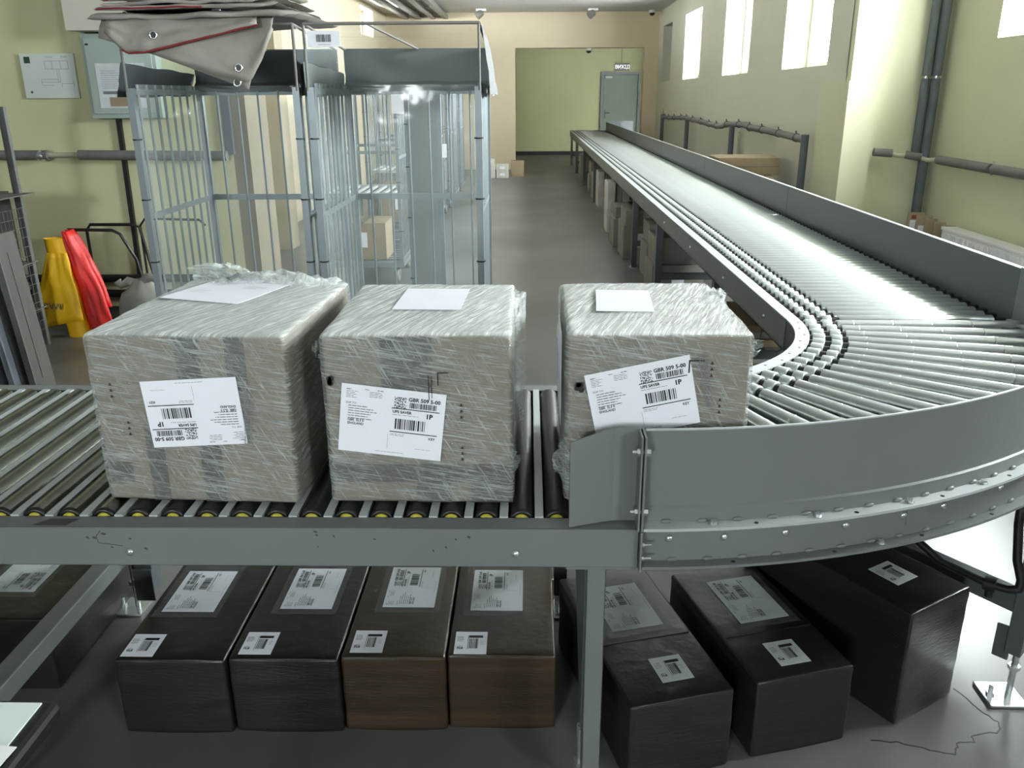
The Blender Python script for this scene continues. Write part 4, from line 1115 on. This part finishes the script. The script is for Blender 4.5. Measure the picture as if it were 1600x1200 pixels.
t = thing('yellow_sheet', 'bright yellow rolled plastic sheet with dark lettering hung on the trolley', 'sheet', (-3.12, 5.45, 0), 0, 'plastic sheets on the trolley')
def ym(u, v):
    a = 2 * PI * u; r_ = .085 - .02 * v
    return (.05 + .02 * math.sin(v * 3) + r_ * math.cos(a) - .06 * (1 - v) * 0, .05 + .6 * r_ * math.sin(a), .68 * v + .01 * nz(u * 5, v * 4))
MB().grid(lambda u, v: (-.02 + .06 * (1 - v) + (.075 + .01 * nz(u * 4, v * 3)) * math.cos(2 * PI * u), .07 + .05 * math.sin(2 * PI * u), .67 * v), 24, 12).build('roll', 'yellow_bag', t)
def wing(u, v):     # flared sheet: narrow at the top, wide and pointed to the left at the foot
    z = .58 * (1 - v) + .06 * v + (.07 * u) * v
    xl = -.06 - .20 * v; xr = .075 + .045 * v
    return (xl + (xr - xl) * u, .01 + .015 * nz(u * 5, v * 4) - .02 * v, z)
o = MB().grid(wing, 14, 14).build('flap', 'yellow_bag', t); s_ = o.modifiers.new('t', 'SOLIDIFY'); s_.thickness = .004
p = Print().t('МАЗ', 0, 0, .055, .001, 'CENTER'); p.mb.build('lettering', 'insul_d', t, M4=uvn((-.06, -.032, .25), (-1, 0, 0.05), (-.05, 0, -1)))
t = thing('red_sheet', 'red plastic sheet draped over the trolley tube beside the yellow one', 'sheet', (-2.98, 5.56, 0), 0, 'plastic sheets on the trolley')
def redf(u, v):
    z = .715 - .67 * v; wdt = .05 + .13 * math.sin(min(1, v * 1.3) * PI * .55)
    return (-.09 + .10 * v + wdt * (u - .3) + .01 * nz(u * 4, v * 5), -.03 - .04 * math.sin(PI * u) + .02 * nz(u * 6, v * 4), z)
o = MB().grid(redf, 14, 18).build('drape', 'red_bag', t); s_ = o.modifiers.new('t', 'SOLIDIFY'); s_.thickness = .006
o = MB().grid(lambda u, v: Vector(redf(u, v * .8)) + Vector((-.02, .09, 0)), 10, 12).build('back_drape', 'red_bag', t); s_ = o.modifiers.new('t', 'SOLIDIFY'); s_.thickness = .006
# grey sack
t = thing('grey_sack', 'tied grey sack standing behind the left roll cage by the wall', 'sack', (-2.5, 5.3, 0))
def sk(u, v):
    a = 2 * PI * u; r_ = (.13 + .035 * math.sin(PI * min(1, v * 1.15))) * (1 if v < .8 else max(.3, 1 - (v - .8) * 3.2)) + .012 * nz(math.cos(a) * 2 + 5, math.sin(a) * 2, v * 4)
    return (r_ * math.cos(a), .8 * r_ * math.sin(a), .44 * v)
MB().grid(sk, 28, 20).build('sack_body', 'sack', t, weld=True)
MB().tube([(-.03, 0, .40), (-.08, -.02, .43), (-.13, -.02, .40), (-.15, -.02, .43)], [.035, .03, .02, .03], 8).build('sack_ear', 'sack', t)
MB().tube([(.02, 0, .42), (.05, -.02, .455), (.1, -.02, .45)], [.04, .03, .02], 8).build('sack_ear', 'sack', t)

# leaning panels at the far left
def lean(lab, x, y, wdt, hgt, tilt, m, th=.02, rz=0.0):
    t = thing('leaning_panel', lab, 'panel', (x, y, 0), rz, 'panels leaning at the left')
    R_ = Matrix.Rotation(tilt, 4, 'Y')
    MB().box(-th, 0, 0, wdt, .0, hgt).build('panel_board', m, t, bevel=.003, M4=R_)
    MB().box(-th - .004, .004, -.008, .0, .0, hgt).build('panel_edge', 'alu' if m == 'alu' else 'rack', t, M4=R_)
    MB().box(.0, .003, wdt * .42, wdt * .44, .1, hgt - .1).build('panel_rib', 'rack', t, M4=R_)
    return t
lean('dusty grey brown panel leaning to the left, nearest the yellow sheet', -2.655, 4.24, .18, .89, -.085, 'plank', .025)
lean('scratched aluminium panel leaning left beside the dusty panel', -2.715, 4.16, .13, .86, -.10, 'alu', .02)
lean('second scratched aluminium panel leaning at the picture edge', -2.775, 4.13, .12, .74, -.10, 'alu', .02)
lean('third short aluminium panel leaning at the picture edge', -2.835, 4.10, .12, .6, -.10, 'alu', .02)

# wire rack at the left edge
t = thing('wire_rack', 'grey wire rack with a thin shelf at the left picture edge', 'rack', (-3.2, 4.85, 0))
for x, y in ((0, 0), (0, .45), (-.6, 0), (-.6, .45)): MB().box(x - .02, x + .02, y - .015, y + .015, 0, 1.5).build('post', 'rack', t)
for z, e in ((.25, .03), (.55, .03), (.98, .09)): MB().box(-.65, e, -.03, .48, z, z + .006).build('shelf', 'rack', t)
for z in (1.2, 1.37): MB().cyl((-.02, 0, z), (.09, -.01, z + .01), .006, n=6).build('hook', 'rack', t)
for z in (.42, .72, .84): MB().cyl((-.65, -.02, z), (.05, -.02, z + .03), .006, n=6).build('rail', 'rack', t)
g_ = MB()
for k in range(10): g_.cyl((.03, .05 + k * .04, .1), (.03, .05 + k * .04, .9), .002, n=4)
for k in range(14): g_.cyl((.03, .05, .12 + k * .06), (.03, .42, .12 + k * .06), .002, n=4)
g_.build('wire_mesh', 'rack', t, kind='stuff')
MB().box(-.6, -.05, .43, .44, .1, 1.0).build('back_sheet', 'rack', t)

# ================================================================== RIGHT WALL PIPES, RADIATOR, CARDBOARD
t = thing('handrail_pipe', 'wrapped grey pipe on dark uprights along the right wall behind the conveyor', 'pipe', (2.6, 0, 0))
rngp = random.Random(12)
pp = []
for i in range(31):
    y = 8.28 + i * (17.25 - 8.28) / 30
    pp.append((.012 * math.sin(i * .9), y, 1.15 + .02 * math.sin(y * 1.4) + (.03 if 10.6 < y < 11.6 else 0)))
MB().tube(pp, .035, 10).build('wrapped_pipe', 'insul', t)
for i in range(1, 30, 2):
    x, y, z = pp[i]; MB().cyl((x, y - .012, z), (x, y + .012, z), .043, n=8).cyl((x, y, z), (x - .01, y, z + .065), .008, n=5).build('wire_tie', 'insul_d', t)
for y in (8.28, 11.28, 14.5, 17.2): MB().cyl((0, y, 0), (0, y, 1.18), .035, n=10).build('upright', 'insul_d', t)
MB().cyl((.05, 11.1, 0), (.05, 11.1, 1.1), .012, n=8).build('thin_pipe', 'pipe_w', t)
MB().cyl((0, 17.2, 1.15), (0, 17.2, 1.28), .02, n=8).build('valve', 'pipe_w', t)
t = thing('corner_pipes', 'pair of dark insulated vertical pipes in the right wall corner', 'pipe', (3.37, CORNER_Y - .07, 0))
MB().cyl((-.055, 0, 1.02), (-.055, 0, 1.66), .033, n=14).build('insulation', 'insul_d', t); MB().cyl((-.055, 0, 1.68), (-.055, 0, CEIL), .033, n=14).build('insulation', 'insul_d', t)
MB().cyl((.03, 0, 0), (.03, 0, 1.66), .042, n=14).build('insulation', 'insul_d', t); MB().cyl((.03, 0, 1.68), (.03, 0, CEIL), .042, n=14).build('insulation', 'insul_d', t)
MB().cyl((-.055, 0, 1.65), (-.055, 0, 1.69), .02, n=10).cyl((.03, 0, 1.65), (.03, 0, 1.69), .025, n=10).build('bare_joint', 'bolt', t)
t = thing('radiator_pipe', 'grey insulated pipe running level along the near right wall', 'pipe', (0, 0, 1.03))
MB().cyl((2.95, CORNER_Y - .1, .04), (3.10, CORNER_Y - .12, .03), .034, n=14).build('insulation', 'insul', t)
MB().tube([(3.08, CORNER_Y - .12, .03), (3.15, CORNER_Y - .14, .01), (3.22, CORNER_Y - .16, .02)], .018, 10).build('bare_pipe', 'pipe_w', t)
MB().cyl((3.2, CORNER_Y - .15, .02), (3.32, CORNER_Y - .2, .0), .032, n=14).build('insulation', 'insul', t)
MB().tube([(3.3, CORNER_Y - .19, .0), (3.36, CORNER_Y - .24, -.02), (3.39, CORNER_Y - .32, -.01)], .018, 10).build('bare_pipe', 'pipe_w', t)
MB().cyl((3.40, CORNER_Y - .34, -.01), (3.40, 6.42, -.015), .036, n=14).build('insulation', 'insul', t)
MB().cyl((3.40, 6.38, -.015), (3.40, 4.2, -.02), .036, n=14).build('insulation', 'insul', t)
MB().cyl((3.40, 6.36, -.015), (3.40, 6.44, -.015), .025, n=10).cyl((3.48, 6.4, -.015), (3.40, 6.4, -.015), .008, n=6).cyl((3.4, 6.4, -.06), (3.4, 6.4, .04), .007, n=6).build('clamp', 'bolt', t)
t = thing('radiator', 'white ribbed panel radiator low on the near right wall', 'radiator', (3.37, 5.4, .1))
MB().box(-.05, .06, -1.3, 1.45, 0, .42).build('radiator_body', 'white', t, bevel=.008)
rm = MB().box(-.056, -.05, -.014, .014, .02, .385).mesh('rib'); rm.materials.append(mat['white'])
for k in range(46): link('rib', rm, None, t, M4=Matrix.Translation((0, -1.25 + k * .0585, 0)))
MB().box(-.055, .065, -1.31, 1.46, .405, .43).build('top_grille', 'white', t, bevel=.004)
for y in (-1, 1.1): MB().box(.04, .08, y - .03, y + .03, .05, .3).build('bracket', 'white', t)
for i in range(6):
    t = thing('cardboard_sheet', ['foremost cardboard piece by the radiator, with a white label and red print', 'second cardboard piece by the radiator, with a smaller white label'][i] if i < 2 else 'plain cardboard piece on edge by the radiator, %s in line from the wall corner' % ('', '', 'third', 'fourth', 'fifth', 'last')[i], 'cardboard', (3.27 + .022 * i, 7.38 - .115 * i, 0), -.15, 'cardboard pieces by the radiator')
    MB().box(0, .13 if i < 2 else .1, 0, .012, 0, .575 - .012 * i).build('sheet', 'carton_tan', t, bevel=.002)
    if i < 2:
        MB().box(.02, .095, -.002, -.0005, .34, .51 - .03 * i).build('label', 'paper', t)
    if i == 0:
        MB().box(.03, .11, -.002, -.0005, .52, .55).build('red_print', 'red', t)
carton('crumpled plastic wrapped bundle on the floor by the guard', 3.0, 3.28, 5.55, 5.85, 0, .43, 'crate_w', 'bundle', 'wrapped_bundle', tape=False)
# cardboard heap behind the guard
g_ = 'cardboard behind the guard'
carton('large tan carton on the floor below the flat open box', 1.98, 2.52, 8.95, 9.5, 0, .745, group=g_)
t = thing('flat_box', 'long low cardboard box with a dented corner behind the guard', 'carton', (2.27, 9.2, .75), 0, g_)
MB().rbox(.64, .5, .175, 8, .006, lambda p, n: p + n * (nz(p.x * 6, p.y * 6, p.z * 8) * .008)).build('carton_body', 'carton_tan', t, weld=True)
MB().box(-.31, .31, -.255, -.251, .085, .088).build('fold_line', 'tape', t)
carton('tan carton with opened flaps behind the guard', 2.12, 2.5, 8.2, 8.75, 0, .62, group=g_, tape=False)
t = bpy.data.objects['carton.001'] if 'carton.001' in bpy.data.objects else None
for i, (a, b, c, d_, lab) in enumerate((((1.98, 8.55, .72), (2.46, 8.6, .725), (2.5, 8.9, .74), (2.0, 8.9, .76), 'torn cardboard flap lying flat below the long box'), ((2.1, 8.2, .655), (2.36, 8.25, .70), (2.42, 8.5, .69), (2.15, 8.5, .66), 'bent cardboard flap propped on the open carton'), ((2.38, 8.12, .66), (2.56, 8.1, .66), (2.56, 8.14, .55), (2.38, 8.16, .55), 'small upright cardboard scrap beside the pier'))):
    o = MB().add([a, b, c, d_], [(0, 1, 2, 3)]).build('cardboard_flap', 'carton_tan'); s_ = o.modifiers.new('t', 'SOLIDIFY'); s_.thickness = .008
    tag(o, lab, 'cardboard', g_)

# ================================================================== GOODS UNDER THE LONG CONVEYOR
g_ = 'cartons stored under the long conveyor'
stock = []
yy = 6.75
k = 0
words = 'first second third fourth fifth sixth seventh eighth ninth tenth eleventh twelfth'.split()
rngs = random.Random(21)
rows = [(6.75, 1.00, 1.42, .45, [.24, .22]), (7.35, 1.03, 1.45, .42, [.3, .18]), (8.3, .93, 1.3, .5, [.34, .14]), (9.0, .9, 1.35, .5, [.3, .12]), (11.2, 1.0, 1.4, .5, [.25, .2]), (13.3, 1.0, 1.5, .5, [.4]), (14.2, 1.0, 1.45, .45, [.3, .2]), (16.4, .98, 1.4, .5, [.45])]
for i, (y, x0, x1, d_, hs) in enumerate(rows):
    z = 0
    for j, hh in enumerate(hs):
        carton('grey wrapped carton, %s stack from the bend, %s' % (words[i], 'at the bottom' if j == 0 else 'on top'), x0 + .02 * j, x1 - .03 * j, y + .02 * j, y + d_, z, z + hh - .001, 'crate', group=g_, tag_=(j == 0))
        z += hh
for i, (y, x, hh) in enumerate(((10.0, .92, .58), (10.25, 1.02, .62), (10.28, 1.12, .56), (12.4, 1.0, .5))):
    carton('flat pale wrapped box standing on edge, %s of those under the long run' % words[i], x, x + .09, y, y + .42, 0, hh, 'crate_w', group='flat boxes on edge under the conveyor', tape=False)
for i in range(8):
    t = thing('flat_carton', 'flattened brown carton in the pile under the bend, %s from the floor' % words[i], 'cardboard', (1.36 + rngs.uniform(-.02, .02), 4.75 + rngs.uniform(-.03, .03), .045 * i), rngs.uniform(-.05, .05), 'flattened carton pile')
    MB().rbox(.66, .55, .043, 6, .008, lambda p, n: p + n * nz(p.x * 5 + i, p.y * 5, 2) * .003).build('sheet', 'carton_tan' if i % 3 else 'crate_w', t, weld=True)
# boxes on the floor at the far left of the opening
g_ = 'white boxes at the end of the aisle'
for i, (x0, x1, y0, z0, z1, m) in enumerate(((-.92, -.66, 16.9, 0, .13, 'crate_w'), (-.64, -.4, 16.95, 0, .13, 'crate_w'), (-.92, -.66, 16.9, .131, .26, 'crate_w'), (-.64, -.4, 16.95, .131, .26, 'crate_w'), (-.9, -.68, 16.92, .261, .36, 'crate_w'))):
    carton('small white printed box, %s' % ('bottom left of the far pile', 'bottom right of the far pile', 'second layer left of the far pile', 'second layer right of the far pile', 'topmost on the far pile')[i], x0, x1, y0, y0 + .3, z0, z1, m, 'box', 'white_box', g_, tape=False, tag_=True)
carton('open brown box standing beside the far white boxes', -.36, -.1, 17.3, 17.6, 0, .3, 'carton_tan', 'box', 'brown_box', g_)
